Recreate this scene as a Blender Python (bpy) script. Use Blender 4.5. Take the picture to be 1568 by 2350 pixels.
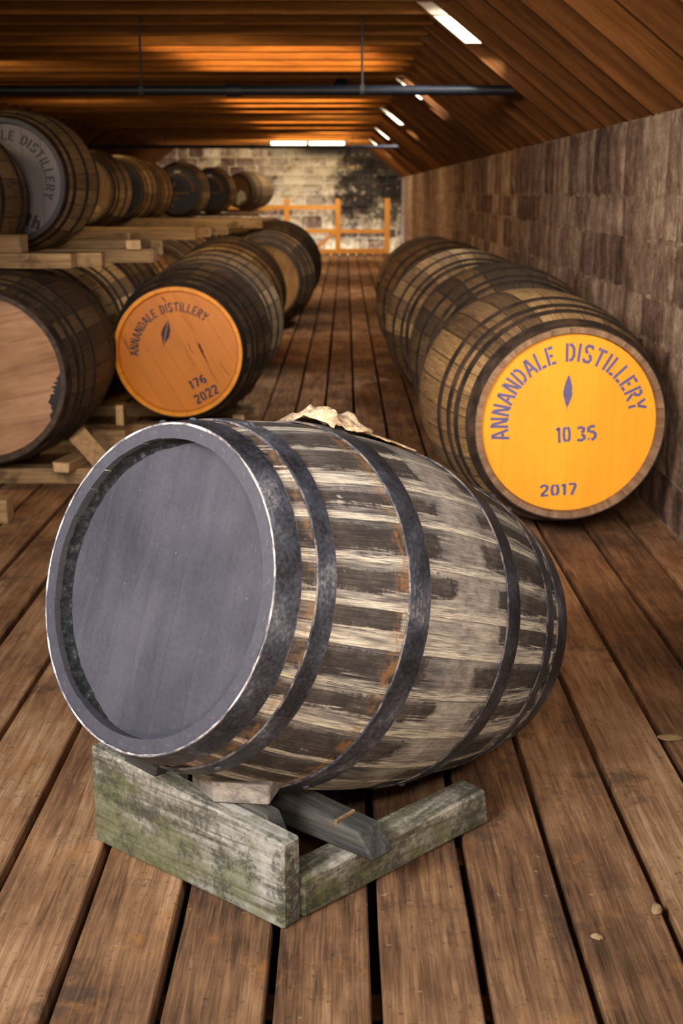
import bpy, bmesh, math, random
from mathutils import Vector, Matrix, noise
R_ = random.Random(7)
D = bpy.data; SC = bpy.context.scene; COL = SC.collection
PI = math.pi; rad = math.radians
for o in list(D.objects): D.objects.remove(o)

# ------------------------------------------------------------------ camera
F_PX, CAM_H = 2900.0, 1.15
pitch = math.atan((1175 - 440) / F_PX); yaw = math.atan(9 / F_PX * math.cos(pitch))
cam = D.cameras.new('camera'); co = D.objects.new('camera', cam); COL.objects.link(co)
cam.sensor_fit = 'VERTICAL'; cam.sensor_height = 36; cam.lens = F_PX / 2350 * 36
cam.clip_start = 0.05; cam.clip_end = 100
co.location = (0, 0, CAM_H); co.rotation_euler = (PI / 2 - pitch, 0, yaw)
cam.dof.use_dof = True; cam.dof.focus_distance = 2.35; cam.dof.aperture_fstop = 6.3
SC.camera = co
# ------------------------------------------------------------------ world, lights, exposure
w = D.worlds.new('sky'); SC.world = w; w.use_nodes = True
w.node_tree.nodes['Background'].inputs[0].default_value = (0.82, 0.9, 1.0, 1)
w.node_tree.nodes['Background'].inputs[1].default_value = 5.0
vs = SC.view_settings; vs.view_transform = 'Standard'; vs.look = 'None'; vs.gamma = 1; vs.use_curve_mapping = False
vs.exposure = 0.0

def area(name, loc, target, size, sy, power, color, spread=180):
    l = D.lights.new(name, 'AREA'); l.shape = 'RECTANGLE'; l.size = size; l.size_y = sy
    l.energy = power; l.color = color; l.spread = rad(spread)
    o = D.objects.new(name, l); COL.objects.link(o); o.location = loc
    d = Vector(target) - Vector(loc); o.rotation_euler = d.to_track_quat('-Z', 'Y').to_euler()
    return o
# photographer's softboxes, behind and beside the camera, then two added fill lights
area('softbox_key', (-1.5, 0.25, 1.85), (-0.1, 2.3, 0.35), 0.9, 0.7, 45, (0.94, 0.97, 1.0), 100)
area('softbox_fill', (0.8, 0.3, 1.85), (0.3, 2.6, 0.35), 0.5, 0.5, 19, (0.95, 0.97, 1.0), 100)
area('softbox_far', (0.0, -0.3, 1.9), (0.35, 5.5, 0.4), 0.5, 0.4, 10, (1.0, 0.86, 0.72), 50)
area('front_fill', (-0.1, -1.3, 0.95), (-0.1, 9.0, 0.55), 0.7, 0.4, 7.5, (1.0, 0.78, 0.54), 38)  # added unseen light, brightens surfaces facing the camera
area('wall_fill', (-0.7, 1.2, 1.85), (1.14, 6.5, 0.8), 0.5, 0.4, 20, (1.0, 0.84, 0.66), 60)  # added unseen light to brighten the right wall
# unseen warm lights added between the collar beams to brighten their faces
AMB = (1.0, 0.62, 0.26)
for i, (x, y, p) in enumerate([(-0.55, 8.42, 3.0), (-0.45, 8.87, 3.6), (-0.4, 9.32, 3.4), (-0.4, 9.77, 2.5),
                               (-0.5, 12.92, 5), (-0.5, 13.82, 5), (-0.5, 14.72, 4.5), (-0.5, 16.97, 5), (-0.5, 18.32, 5),
                               (-0.5, 20.57, 5), (-0.5, 21.47, 5)]):
    area('collar_glow', (x, y - 0.12, 2.11), (x, y + 0.5, 1.93), 1.3, 0.05, p * 2.8, AMB)
# added warm lights without fixtures, brightening casks and aisle from above
for x, y, p in [(-2.3, 4.3, 11), (-0.9, 7.4, 6), (-0.7, 11.2, 11), (-2.7, 8.8, 12), (-2.6, 12.4, 9), (-0.2, 15.2, 18), (-0.2, 19.4, 24)]:
    area('rack_fill', (x, y, 1.92), (x + 0.1, y + 1.0, 0.3), 0.5, 0.18, p * 1.3, (1.0, 0.70, 0.36))
# ------------------------------------------------------------------ node helper
class NT:
    def __init__(s, name):
        s.m = D.materials.new(name); s.m.use_nodes = True; s.t = s.m.node_tree
        s.b = s.t.nodes['Principled BSDF']
    def n(s, typ, ins=None, **props):
        nd = s.t.nodes.new('ShaderNode' + typ)
        for k, v in props.items(): setattr(nd, k, v)
        for k, v in (ins or {}).items(): s.set(nd.inputs[k], v)
        return nd
    def set(s, sock, v):
        if isinstance(v, bpy.types.NodeSocket): s.t.links.new(v, sock)
        else:
            if isinstance(v, tuple) and len(v) == 3 and sock.type == 'RGBA': v = v + (1,)
            sock.default_value = v
    def math(s, op, a, b=0.0, c=0.0, clamp=False):
        nd = s.n('Math', {0: a, 1: b, 2: c}, operation=op, use_clamp=clamp); return nd.outputs[0]
    def mul(s, a, b): return s.math('MULTIPLY', a, b)
    def add(s, a, b): return s.math('ADD', a, b)
    def smooth(s, v, a, b):
        nd = s.n('MapRange', {'Value': v, 'From Min': a, 'From Max': b}, interpolation_type='SMOOTHSTEP'); return nd.outputs[0]
    def band(s, v, a, b, e): return s.mul(s.smooth(v, a - e, a + e), s.smooth(v, b + e, b - e))
    def noise(s, vec, scale=1.0, detail=4.0, rough=0.55, dist=0.0):
        return s.n('TexNoise', {'Vector': vec, 'Scale': scale, 'Detail': detail, 'Roughness': rough, 'Distortion': dist}).outputs[0]
    def comb(s, x, y, z): return s.n('CombineXYZ', {0: x, 1: y, 2: z}).outputs[0]
    def mix(s, f, a, b):
        nd = s.n('Mix', data_type='RGBA'); s.set(nd.inputs[0], f); s.set(nd.inputs[6], a); s.set(nd.inputs[7], b); return nd.outputs[2]
    def ramp(s, f, stops):
        nd = s.n('ValToRGB', {0: f}); e = nd.color_ramp.elements
        while len(e) < len(stops): e.new(0.5)
        for el, (p, c) in zip(e, stops): el.position = p; el.color = c + (1,)
        return nd.outputs[0]
    def rnd(s): return s.n('ObjectInfo').outputs['Random']
    def uv(s):
        sp = s.n('SeparateXYZ', {0: s.n('UVMap').outputs[0]}); return sp.outputs[0], sp.outputs[1]
    def obj(s):
        o = s.n('TexCoord').outputs['Object']; sp = s.n('SeparateXYZ', {0: o}); return o, sp.outputs[0], sp.outputs[1], sp.outputs[2]
    def pos(s):
        o = s.n('NewGeometry').outputs['Position']; sp = s.n('SeparateXYZ', {0: o}); return o, sp.outputs[0], sp.outputs[1], sp.outputs[2]
    def bump(s, h, strength=0.3, dist=0.002):
        s.set(s.b.inputs['Normal'], s.n('Bump', {'Height': h, 'Strength': strength, 'Distance': dist}).outputs[0])
    def out(s, color, rough=0.7, spec=0.3, metal=0.0):
        s.set(s.b.inputs['Base Color'], color); s.set(s.b.inputs['Roughness'], rough)
        s.b.inputs['Specular IOR Level'].default_value = spec; s.b.inputs['Metallic'].default_value = metal
        return s.m

def plain(name, col, rough=0.7, spec=0.3, metal=0.0, var=0.25, scale=30):
    t = NT(name); o, x, y, z = t.obj(); n = t.noise(o, scale, 4)
    dark = tuple(c * (1 - var) for c in col); lite = tuple(min(1, c * (1 + var)) for c in col)
    t.bump(n, 0.2, 0.001)
    return t.out(t.ramp(n, [(0.3, dark), (0.7, lite)]), rough, spec, metal)

# ---- plain sawn timber running along one object axis ('x','y' or 'z')
def timber(name, c0, c1, c2, axis='x', stretch=22, stain=None, rough=0.75, spec=0.25, bump=0.35):
    t = NT(name); o, x, y, z = t.obj(); r = t.mul(t.rnd(), 37.0)
    lo = {'x': x, 'y': y, 'z': z}[axis]; ot = [v for k, v in (('x', x), ('y', y), ('z', z)) if k != axis]
    a, b, c = t.add(t.mul(lo, 1.0), r), t.mul(ot[0], stretch), t.mul(ot[1], stretch)
    g = t.noise(t.comb(a, b, c), 2.2, 6, 0.62, 0.5); f = t.noise(t.comb(t.mul(a, 3.0), t.mul(b, 3), t.mul(c, 3)), 3.5, 4, 0.7)
    v = t.add(t.mul(g, 0.65), t.mul(f, 0.35))
    v = t.add(v, t.mul(t.math('SUBTRACT', t.rnd(), 0.5), 0.14))
    colr = t.ramp(v, [(0.3, c0), (0.5, c1), (0.7, c2)])
    if stain:
        m = t.smooth(t.noise(t.comb(t.add(x, r), y, z), 9, 5, 0.65), 0.5, 0.68); colr = t.mix(t.mul(m, 0.75), colr, stain)
    t.bump(v, bump, 0.003)
    return t.out(colr, rough, spec)

# ------------------------------------------------------------------ mesh helpers
def tag(o, label=None, cat=None, group=None, kind=None):
    if label: o['label'] = label
    if cat: o['category'] = cat
    if group: o['group'] = group
    if kind: o['kind'] = kind
    return o
def link(name, me, parent=None, loc=None, rot=None):
    o = D.objects.new(name, me); COL.objects.link(o)
    if parent: o.parent = parent
    if loc: o.location = loc
    if rot: o.rotation_euler = rot
    return o
def empty(name, loc, rot=(0, 0, 0)):
    o = D.objects.new(name, None); COL.objects.link(o); o.location = loc; o.rotation_euler = rot; o.empty_display_size = 0.1; return o
def mesh(name, verts, faces, mats, mi=None, uv=None, smooth=None):
    me = D.meshes.new(name); me.from_pydata([tuple(v) for v in verts], [], faces)
    for m in (mats if isinstance(mats, (list, tuple)) else [mats]): me.materials.append(m)
    if mi: me.polygons.foreach_set('material_index', mi)
    if uv:
        l = me.uv_layers.new(name='UVMap')
        for lp in me.loops: l.data[lp.index].uv = uv[lp.vertex_index]
    if smooth is not None:
        me.polygons.foreach_set('use_smooth', [True] * len(me.polygons)); me.set_sharp_from_angle(angle=smooth)
    me.validate(); me.update(); return me
def bm_mesh(name, bm, mat, smooth=None):
    me = D.meshes.new(name); bm.normal_update(); bm.to_mesh(me); bm.free()
    for m in (mat if isinstance(mat, (list, tuple)) else [mat]): me.materials.append(m)
    if smooth is not None:
        me.polygons.foreach_set('use_smooth', [True] * len(me.polygons)); me.set_sharp_from_angle(angle=smooth)
    return me
def box_bm(x0, x1, y0, y1, z0, z1, bevel=0.0, segs=1, jit=0.0, rnd=R_):
    bm = bmesh.new(); bmesh.ops.create_cube(bm, size=1)
    for v in bm.verts:
        v.co = Vector(((x0 + x1) / 2 + v.co.x * (x1 - x0), (y0 + y1) / 2 + v.co.y * (y1 - y0), (z0 + z1) / 2 + v.co.z * (z1 - z0)))
        if jit: v.co += Vector((rnd.uniform(-jit, jit), rnd.uniform(-jit, jit), rnd.uniform(-jit, jit)))
    if bevel: bmesh.ops.bevel(bm, geom=bm.edges[:], offset=bevel, segments=segs, affect='EDGES', clamp_overlap=True)
    return bm
def box(name, x0, x1, y0, y1, z0, z1, mat, parent=None, bevel=0.004, jit=0.0):
    return link(name, bm_mesh(name, box_bm(x0, x1, y0, y1, z0, z1, bevel, 1, jit), mat), parent)
def prism_bm(pts_bottom, pts_top, bevel=0.0):
    bm = bmesh.new(); n = len(pts_bottom)
    a = [bm.verts.new(p) for p in pts_bottom]; b = [bm.verts.new(p) for p in pts_top]
    bm.faces.new(a[::-1]); bm.faces.new(b)
    for i in range(n): bm.faces.new((a[i], a[(i + 1) % n], b[(i + 1) % n], b[i]))
    bmesh.ops.recalc_face_normals(bm, faces=bm.faces[:])
    if bevel: bmesh.ops.bevel(bm, geom=bm.edges[:], offset=bevel, segments=1, affect='EDGES', clamp_overlap=True)
    return bm
def cyl_bm(p0, p1, r, seg=16, r2=None):
    bm = bmesh.new(); p0, p1 = Vector(p0), Vector(p1); d = p1 - p0
    m = Matrix.Translation((p0 + p1) / 2) @ d.to_track_quat('Z', 'Y').to_matrix().to_4x4()
    bmesh.ops.create_cone(bm, cap_ends=True, segments=seg, radius1=r, radius2=r if r2 is None else r2, depth=d.length, matrix=m); return bm
def join(*bms):
    b0 = bms[0]
    for b in bms[1:]:
        me = D.meshes.new('t'); b.to_mesh(me); b.free(); b0.from_mesh(me); D.meshes.remove(me)
    return b0

# ------------------------------------------------------------------ materials
def mat_floor():
    t = NT('floor_timber'); o, x, y, z = t.obj(); P, px, py, pz = t.pos(); r = t.mul(t.rnd(), 53.0)
    g = t.noise(t.comb(t.mul(t.add(x, r), 16), t.add(py, r), r), 3.0, 6, 0.65, 0.8)
    f = t.noise(t.comb(t.mul(x, 130), t.mul(py, 5), r), 2.0, 3, 0.6)
    big = t.noise(t.comb(t.add(px, r), t.mul(py, 0.7), 0.0), 3.2, 5, 0.6)
    v = t.add(t.add(t.mul(g, 0.36), t.mul(f, 0.22)), t.mul(big, 0.42))
    v = t.add(v, t.mul(t.math('SUBTRACT', t.rnd(), 0.5), 0.09))
    c = t.ramp(v, [(0.37, (0.045, 0.022, 0.011)), (0.46, (0.145, 0.070, 0.033)), (0.54, (0.262, 0.133, 0.062)), (0.64, (0.44, 0.260, 0.140))])
    m = t.smooth(t.noise(P, 5.5, 6, 0.75), 0.56, 0.68); c = t.mix(t.mul(m, 0.5), c, (0.36, 0.145, 0.034))
    m = t.smooth(t.noise(t.comb(t.add(px, 9.0), py, 3.0), 6.5, 7, 0.78), 0.53, 0.66); c = t.mix(t.mul(m, 0.62), c, (0.040, 0.026, 0.020))
    m = t.smooth(t.noise(t.comb(px, py, 7.0), 70, 5, 0.7), 0.58, 0.66); c = t.mix(t.mul(m, 0.6), c, (0.04, 0.022, 0.014))
    m = t.smooth(t.noise(t.comb(px, py, 11.0), 40, 4, 0.6), 0.66, 0.74); c = t.mix(t.mul(m, 0.5), c, (0.42, 0.30, 0.20))
    t.bump(t.add(t.mul(g, 0.6), t.mul(f, 0.5)), 0.55, 0.004)
    return t.out(c, 0.72, 0.25)
M_floor = mat_floor()
M_sub = plain('underfloor', (0.012, 0.007, 0.004), 0.9, 0.1)

def mat_stave_front():
    """weathered, part-charred staves of the foreground cask; u = metres from the front end, v = -1..1 across the stave"""
    t = NT('weathered_stave'); u, v = t.uv(); r = t.rnd(); r50 = t.mul(r, 50.0); q1 = t.math('FRACT', t.mul(r, 13.7)); q2 = t.math('FRACT', t.mul(r, 29.3)); q3 = t.math('FRACT', t.mul(r, 47.9))
    g = t.noise(t.comb(t.add(t.mul(u, 5.0), r50), t.mul(v, 3.4), r50), 2.0, 7, 0.66, 0.6)
    fine = t.noise(t.comb(t.add(t.mul(u, 9.0), r50), t.mul(v, 22.0), r50), 2.0, 5, 0.75, 0.3)
    cross = t.noise(t.comb(t.add(t.mul(u, 130.0), r50), t.mul(v, 1.5), r50), 1.0, 3, 0.6)
    blot = t.noise(t.comb(t.add(t.mul(u, 20.0), r50), t.mul(v, 0.9), r50), 1.2, 6, 0.7)
    val = t.add(t.add(t.mul(g, 0.55), t.mul(fine, 0.45)), t.mul(t.math('SUBTRACT', r, 0.5), 0.10))
    base = t.ramp(val, [(0.38, (0.035, 0.033, 0.035)), (0.46, (0.115, 0.104, 0.099)), (0.53, (0.24, 0.212, 0.186)), (0.60, (0.52, 0.45, 0.37)), (0.68, (0.82, 0.74, 0.62))])
    # bleached, furry middle
    mid = t.band(u, 0.385, 0.545, 0.03); furry = t.ramp(t.add(t.mul(blot, 0.6), t.mul(fine, 0.4)), [(0.38, (0.085, 0.072, 0.066)), (0.48, (0.24, 0.208, 0.182)), (0.60, (0.48, 0.42, 0.365))])
    c = t.mix(t.mul(mid, 0.62), base, furry)
    # raw pale wood along the stave's upper edge
    ve = t.add(v, t.mul(t.math('SUBTRACT', g, 0.5), 0.9))
    pale = t.mul(t.smooth(ve, 0.45, 0.8), t.smooth(fine, 0.44, 0.56)); c = t.mix(t.mul(pale, 0.8), c, (0.82, 0.73, 0.58))
    # dark rectangles where tape or paint once covered the stave
    jag = t.mul(t.math('SUBTRACT', cross, 0.5), 0.5); ug = t.add(t.add(u, t.mul(t.math('SUBTRACT', blot, 0.5), 0.09)), t.mul(t.math('SUBTRACT', q1, 0.5), 0.06))
    seg = t.math('MAXIMUM', t.band(u, 0.106, 0.252, 0.006), t.mul(t.band(t.math('MAXIMUM', ug, 0.315), 0.30, 0.372, 0.008), t.smooth(q2, 0.12, 0.2)))
    seg = t.math('MAXIMUM', seg, t.mul(t.band(t.math('MINIMUM', ug, 0.55), 0.508, 0.56, 0.008), t.smooth(q3, 0.35, 0.45))); seg = t.math('MAXIMUM', seg, t.band(u, 0.60, 0.70, 0.01))
    seg = t.math('MAXIMUM', seg, t.mul(t.band(u, 0.04, 0.075, 0.004), 0.7))
    wv = t.add(t.add(v, jag), t.mul(t.math('SUBTRACT', g, 0.5), 1.7)); shift = t.mul(t.math('SUBTRACT', r, 0.5), 0.5)
    wv = t.add(wv, shift); patch = t.mul(t.mul(t.mul(t.smooth(wv, t.add(-1.1, t.mul(q2, 0.45)), t.add(-0.9, t.mul(q2, 0.45))), t.smooth(wv, t.add(0.75, t.mul(q3, -0.5)), t.add(0.55, t.mul(q3, -0.5)))), seg), t.smooth(blot, 0.28, 0.36))
    dk = t.ramp(t.add(t.mul(fine, 0.6), t.mul(blot, 0.4)), [(0.38, (0.013, 0.011, 0.011)), (0.5, (0.036, 0.028, 0.025)), (0.62, (0.115, 0.092, 0.080))])
    c = t.mix(t.mul(patch, 0.93), c, dk)
    # rust bled from the hoops
    ru = t.math('MAXIMUM', t.band(u, 0.238, 0.27, 0.012), t.mul(t.band(u, 0.058, 0.08, 0.008), 0.7))
    ru = t.mul(ru, t.smooth(t.add(t.mul(cross, 0.5), t.mul(blot, 0.5)), 0.46, 0.58)); c = t.mix(t.mul(ru, 0.7), c, (0.27, 0.125, 0.04))
    # joint line
    jn = t.mul(t.smooth(t.math('ABSOLUTE', v), 0.955, 1.0), t.smooth(blot, 0.40, 0.52)); c = t.mix(t.mul(jn, 0.7), c, (0.03, 0.026, 0.024))
    t.bump(t.add(t.add(t.mul(fine, 0.6), t.mul(g, 0.6)), t.mul(patch, -0.2)), 0.7, 0.003)
    return t.out(c, 0.78, 0.22)
M_stave_front = mat_stave_front()

def mat_slate():
    t = NT('slate_paint'); o, x, y, z = t.obj(); r = t.mul(t.rnd(), 30.0)
    g = t.noise(t.comb(t.add(t.mul(x, 14), r), y, t.mul(z, 2.0)), 2.0, 5, 0.6, 0.4); n = t.noise(o, 120, 3, 0.6); b = t.noise(o, 5, 4, 0.5)
    v = t.add(t.add(t.mul(g, 0.22), t.mul(n, 0.2)), t.mul(b, 0.58))
    c = t.ramp(v, [(0.38, (0.025, 0.0232, 0.030)), (0.5, (0.0405, 0.0375, 0.048)), (0.62, (0.060, 0.056, 0.068))])
    sp = t.smooth(t.noise(o, 210, 2, 0.5), 0.70, 0.76); c = t.mix(t.mul(sp, 0.4), c, (0.35, 0.33, 0.33))
    sp = t.mul(t.smooth(t.noise(t.comb(t.mul(x, 60), y, t.mul(z, 14)), 4, 3, 0.6), 0.68, 0.78), t.smooth(b, 0.52, 0.62)); c = t.mix(t.mul(sp, 0.55), c, (0.02, 0.02, 0.026))
    t.bump(t.add(n, t.mul(g, 0.8)), 0.25, 0.0015)
    return t.out(c, 0.55, 0.35)
M_slate = mat_slate()

def mat_hoop_front():
    t = NT('painted_iron'); o, x, y, z = t.obj(); u, v = t.uv()
    n = t.noise(o, 160, 3, 0.6); b = t.noise(o, 9, 5, 0.6); s_ = t.noise(t.comb(t.mul(u, 3), t.mul(v, 9), 1.0), 2.0, 5, 0.65)
    c = t.ramp(t.add(t.mul(n, 0.3), t.mul(b, 0.7)), [(0.40, (0.010, 0.010, 0.013)), (0.52, (0.032, 0.034, 0.045)), (0.64, (0.085, 0.088, 0.108))])
    m = t.mul(t.smooth(t.add(t.mul(b, 0.6), t.mul(s_, 0.4)), 0.555, 0.62), t.smooth(n, 0.40, 0.56)); c = t.mix(t.mul(m, 0.7), c, (0.22, 0.20, 0.19))
    e = t.smooth(t.math('ABSOLUTE', t.math('SUBTRACT', v, 0.5)), 0.46, 0.5); e = t.mul(e, t.smooth(t.noise(o, 30, 4, 0.7), 0.45, 0.6)); c = t.mix(t.mul(e, 0.5), c, (0.26, 0.19, 0.15))
    t.bump(t.add(n, t.mul(b, 0.5)), 0.5, 0.0015)
    return t.out(c, t.add(0.34, t.mul(n, 0.3)), 0.5, 0.15)
M_hoop_front = mat_hoop_front()
def mat_edge():
    t = NT('worn_edge'); o, x, y, z = t.obj(); n = t.noise(o, 26, 5, 0.7)
    return t.out(t.ramp(n, [(0.40, (0.09, 0.085, 0.10)), (0.53, (0.34, 0.30, 0.29)), (0.66, (0.72, 0.67, 0.64))]), 0.6, 0.3)
M_edge = mat_edge()
def mat_croze():
    t = NT('mossy_croze'); o, x, y, z = t.obj(); n = t.noise(o, 70, 5, 0.75)
    t.bump(n, 0.9, 0.004)
    return t.out(t.ramp(n, [(0.46, (0.004, 0.004, 0.005)), (0.60, (0.018, 0.019, 0.020)), (0.72, (0.075, 0.08, 0.075)), (0.8, (0.22, 0.21, 0.17))]), 0.85, 0.15)
M_croze = mat_croze()
M_rivet = plain('rivet_iron', (0.07, 0.072, 0.085), 0.4, 0.5, 0.4)

def mat_stave(name, c0, c1, c2, dark=0.35):
    t = NT(name); u, v = t.uv(); r = t.rnd(); r50 = t.mul(r, 61.0); q = t.math('FRACT', t.mul(r, 17.3))
    g = t.noise(t.comb(t.add(t.mul(u, 2.2), r50), t.mul(v, 2.6), r50), 2.2, 6, 0.65, 0.6)
    f = t.noise(t.comb(t.add(t.mul(u, 26), r50), t.mul(v, 4.5), r50), 2.0, 4, 0.6)
    val = t.add(t.add(t.mul(g, 0.6), t.mul(f, 0.4)), t.mul(t.math('SUBTRACT', q, 0.5), 0.17))
    c = t.ramp(val, [(0.30, c0), (0.5, c1), (0.70, c2)])
    m = t.smooth(t.noise(t.comb(t.add(t.mul(u, 3.0), r50), t.mul(v, 0.7), 2.0), 2.2, 5, 0.7), 0.53, 0.66); c = t.mix(t.mul(m, dark), c, (0.018, 0.012, 0.009))
    jn = t.smooth(t.math('ABSOLUTE', v), 0.9, 1.0); c = t.mix(t.mul(jn, 0.75), c, (0.012, 0.008, 0.006))
    t.bump(val, 0.5, 0.003)
    return t.out(c, 0.66, 0.3)
M_st_tan = mat_stave('tan_oak_stave', (0.085, 0.048, 0.020), (0.27, 0.160, 0.068), (0.50, 0.34, 0.165), 0.45)
M_st_brown = mat_stave('brown_oak_stave', (0.040, 0.024, 0.012), (0.135, 0.080, 0.038), (0.27, 0.17, 0.085), 0.6)
M_st_dark = mat_stave('dark_oak_stave', (0.018, 0.012, 0.008), (0.062, 0.042, 0.027), (0.14, 0.10, 0.07), 0.65)
M_st_gold = mat_stave('golden_oak_stave', (0.10, 0.055, 0.02), (0.30, 0.18, 0.07), (0.50, 0.33, 0.15), 0.3)
def mat_hoop():
    t = NT('rusty_hoop'); o, x, y, z = t.obj(); n = t.noise(o, 14, 6, 0.7)
    t.bump(n, 0.3, 0.001)
    return t.out(t.ramp(n, [(0.38, (0.012, 0.009, 0.008)), (0.55, (0.040, 0.026, 0.019)), (0.70, (0.085, 0.045, 0.025))]), 0.72, 0.2, 0.0)
M_hoop = mat_hoop()
def mat_head_wood(name, c0, c1, c2, smear=None):
    t = NT(name); o, x, y, z = t.obj(); r = t.mul(t.rnd(), 40.0)
    g = t.noise(t.comb(t.add(t.mul(x, 12), r), y, t.mul(z, 1.3)), 2.4, 6, 0.6, 0.7); b = t.noise(o, 5, 4, 0.6)
    c = t.ramp(t.add(t.mul(g, 0.6), t.mul(b, 0.4)), [(0.33, c0), (0.5, c1), (0.68, c2)])
    if smear:
        m = t.smooth(t.noise(t.comb(x, y, t.mul(z, 1.5)), 3.4, 6, 0.65), 0.66, 0.70); c = t.mix(t.mul(m, 0.9), c, smear)
    t.bump(g, 0.3, 0.002)
    return t.out(c, 0.62, 0.3)
M_hd_plain = mat_head_wood('plain_oak_head', (0.20, 0.095, 0.050), (0.36, 0.19, 0.105), (0.50, 0.29, 0.17), (0.018, 0.012, 0.01))
M_hd_brown = mat_head_wood('brown_oak_head', (0.07, 0.038, 0.016), (0.16, 0.09, 0.036), (0.25, 0.15, 0.065))
M_hd_pale = mat_head_wood('pale_oak_head', (0.20, 0.11, 0.045), (0.34, 0.20, 0.085), (0.46, 0.29, 0.14))
def mat_paint(name, col, lo=0.85, hi=1.1, rough=0.5):
    t = NT(name); o, x, y, z = t.obj(); r = t.mul(t.rnd(), 20.0)
    g = t.noise(t.comb(t.add(t.mul(x, 9), r), y, t.mul(z, 0.8)), 2.5, 4, 0.55); b = t.noise(o, 4.5, 4, 0.55)
    v = t.add(t.add(t.mul(g, 0.5), t.mul(b, 0.5)), t.mul(t.math('SUBTRACT', t.rnd(), 0.5), 0.1))
    c = t.ramp(v, [(0.36, tuple(k * lo for k in col)), (0.64, tuple(min(1, k * hi) for k in col))])
    t.bump(g, 0.12, 0.001)
    return t.out(c, rough, 0.35)
M_yellow = mat_paint('yellow_head_paint', (0.66, 0.27, 0.014), 0.88, 1.06)
M_orange = mat_paint('orange_head_paint', (0.52, 0.165, 0.014), 0.88, 1.08, 0.42)
M_orange_rim = mat_paint('orange_rim_paint', (0.72, 0.26, 0.015), 0.8, 1.1, 0.42)
M_greyhead = mat_paint('grey_head_paint', (0.125, 0.105, 0.112), 0.85, 1.1)
M_navy = mat_paint('navy_head_paint', (0.022, 0.020, 0.030), 0.8, 1.2)
M_ink = plain('violet_stencil_ink', (0.085, 0.072, 0.165), 0.6, 0.3, 0, 0.12)
M_ink_dark = plain('navy_stencil_ink', (0.020, 0.018, 0.040), 0.6, 0.3, 0, 0.2)
M_ink_black = plain('black_stencil_ink', (0.018, 0.015, 0.018), 0.6, 0.3, 0, 0.2)
M_ink_orange = plain('orange_stencil_ink', (0.36, 0.14, 0.03), 0.6, 0.3, 0, 0.2)
M_crack = plain('dark_crack', (0.07, 0.022, 0.012), 0.8, 0.2)
M_label = plain('paper_label', (0.62, 0.58, 0.50), 0.7, 0.2, 0, 0.12)
M_label_tan = plain('tan_label', (0.30, 0.20, 0.09), 0.7, 0.2, 0, 0.12)
M_chime = mat_head_wood('chime_end_grain', (0.05, 0.028, 0.016), (0.15, 0.085, 0.048), (0.27, 0.165, 0.10))
M_chime_dark = mat_head_wood('dark_chime', (0.015, 0.01, 0.008), (0.045, 0.028, 0.018), (0.09, 0.06, 0.04))
M_dunnage = timber('dunnage_timber', (0.11, 0.06, 0.028), (0.26, 0.155, 0.072), (0.44, 0.29, 0.15), 'x', 22, (0.06, 0.036, 0.018))
M_dunnage_y = timber('dunnage_timber_lengthwise', (0.13, 0.07, 0.03), (0.30, 0.175, 0.08), (0.46, 0.30, 0.16), 'y', 22)
M_endgrain = plain('pale_end_grain', (0.55, 0.36, 0.19), 0.75, 0.2, 0, 0.2, 60)
M_roof = timber('varnished_rafter', (0.030, 0.009, 0.002), (0.078, 0.027, 0.006), (0.14, 0.053, 0.013), 'x', 16, None, 0.8, 0.1)
M_roof2 = timber('varnished_collar', (0.075, 0.025, 0.004), (0.17, 0.062, 0.009), (0.29, 0.115, 0.020), 'x', 14, None, 0.7, 0.15)
M_sark = timber('sarking', (0.045, 0.016, 0.005), (0.10, 0.038, 0.011), (0.15, 0.06, 0.018), 'y', 14)
M_rail = timber('pine_rail', (0.42, 0.16, 0.02), (0.60, 0.26, 0.04), (0.70, 0.36, 0.07), 'x', 14, None, 0.5, 0.35)
M_rail_z = timber('pine_post', (0.42, 0.16, 0.02), (0.60, 0.26, 0.04), (0.70, 0.36, 0.07), 'z', 14, None, 0.5, 0.35)
M_black = plain('black_pipe', (0.006, 0.007, 0.011), 0.5, 0.2, 0.0)
M_rod = plain('hanger_rod', (0.030, 0.028, 0.026), 0.6, 0.2, 0.0)

def mossy(name, axis):
    t = NT(name); o, x, y, z = t.obj(); lo = {'x': x, 'y': y}[axis]; ot = y if axis == 'x' else x
    g = t.noise(t.comb(t.mul(lo, 1.6), t.mul(ot, 24), t.mul(z, 24)), 2.0, 6, 0.65, 0.7); f = t.noise(o, 90, 5, 0.7); b = t.noise(o, 9, 5, 0.65)
    c = t.ramp(t.add(t.mul(g, 0.6), t.mul(f, 0.4)), [(0.36, (0.040, 0.034, 0.026)), (0.46, (0.125, 0.108, 0.080)), (0.56, (0.27, 0.24, 0.195)), (0.68, (0.47, 0.43, 0.37))])
    hz = t.smooth(z, 0.17, 0.01)
    lft = t.smooth(lo, 0.30, 0.0); rgt = t.smooth(lo, 0.18, 0.40)
    if axis == 'x': c = t.mix(t.mul(rgt, t.mul(t.smooth(g, 0.35, 0.6), 0.55)), c, (0.40, 0.375, 0.34))
    m = t.smooth(t.add(t.add(b, t.mul(hz, 0.14)), t.mul(lft, 0.10)), 0.54, 0.68); c = t.mix(t.mul(m, 0.62), c, (0.095, 0.095, 0.028))
    m = t.mul(t.smooth(t.noise(t.comb(t.add(x, 4.0), y, z), 8, 5, 0.75), 0.49, 0.57), t.smooth(f, 0.42, 0.52)); c = t.mix(t.mul(m, 0.75), c, (0.030, 0.030, 0.024))
    t.bump(t.add(t.mul(g, 0.8), t.mul(f, 0.4)), 0.6, 0.004)
    return t.out(c, 0.82, 0.2)
M_moss = mossy('mossy_board', 'x'); M_moss_y = mossy('mossy_beam', 'y')
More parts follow.
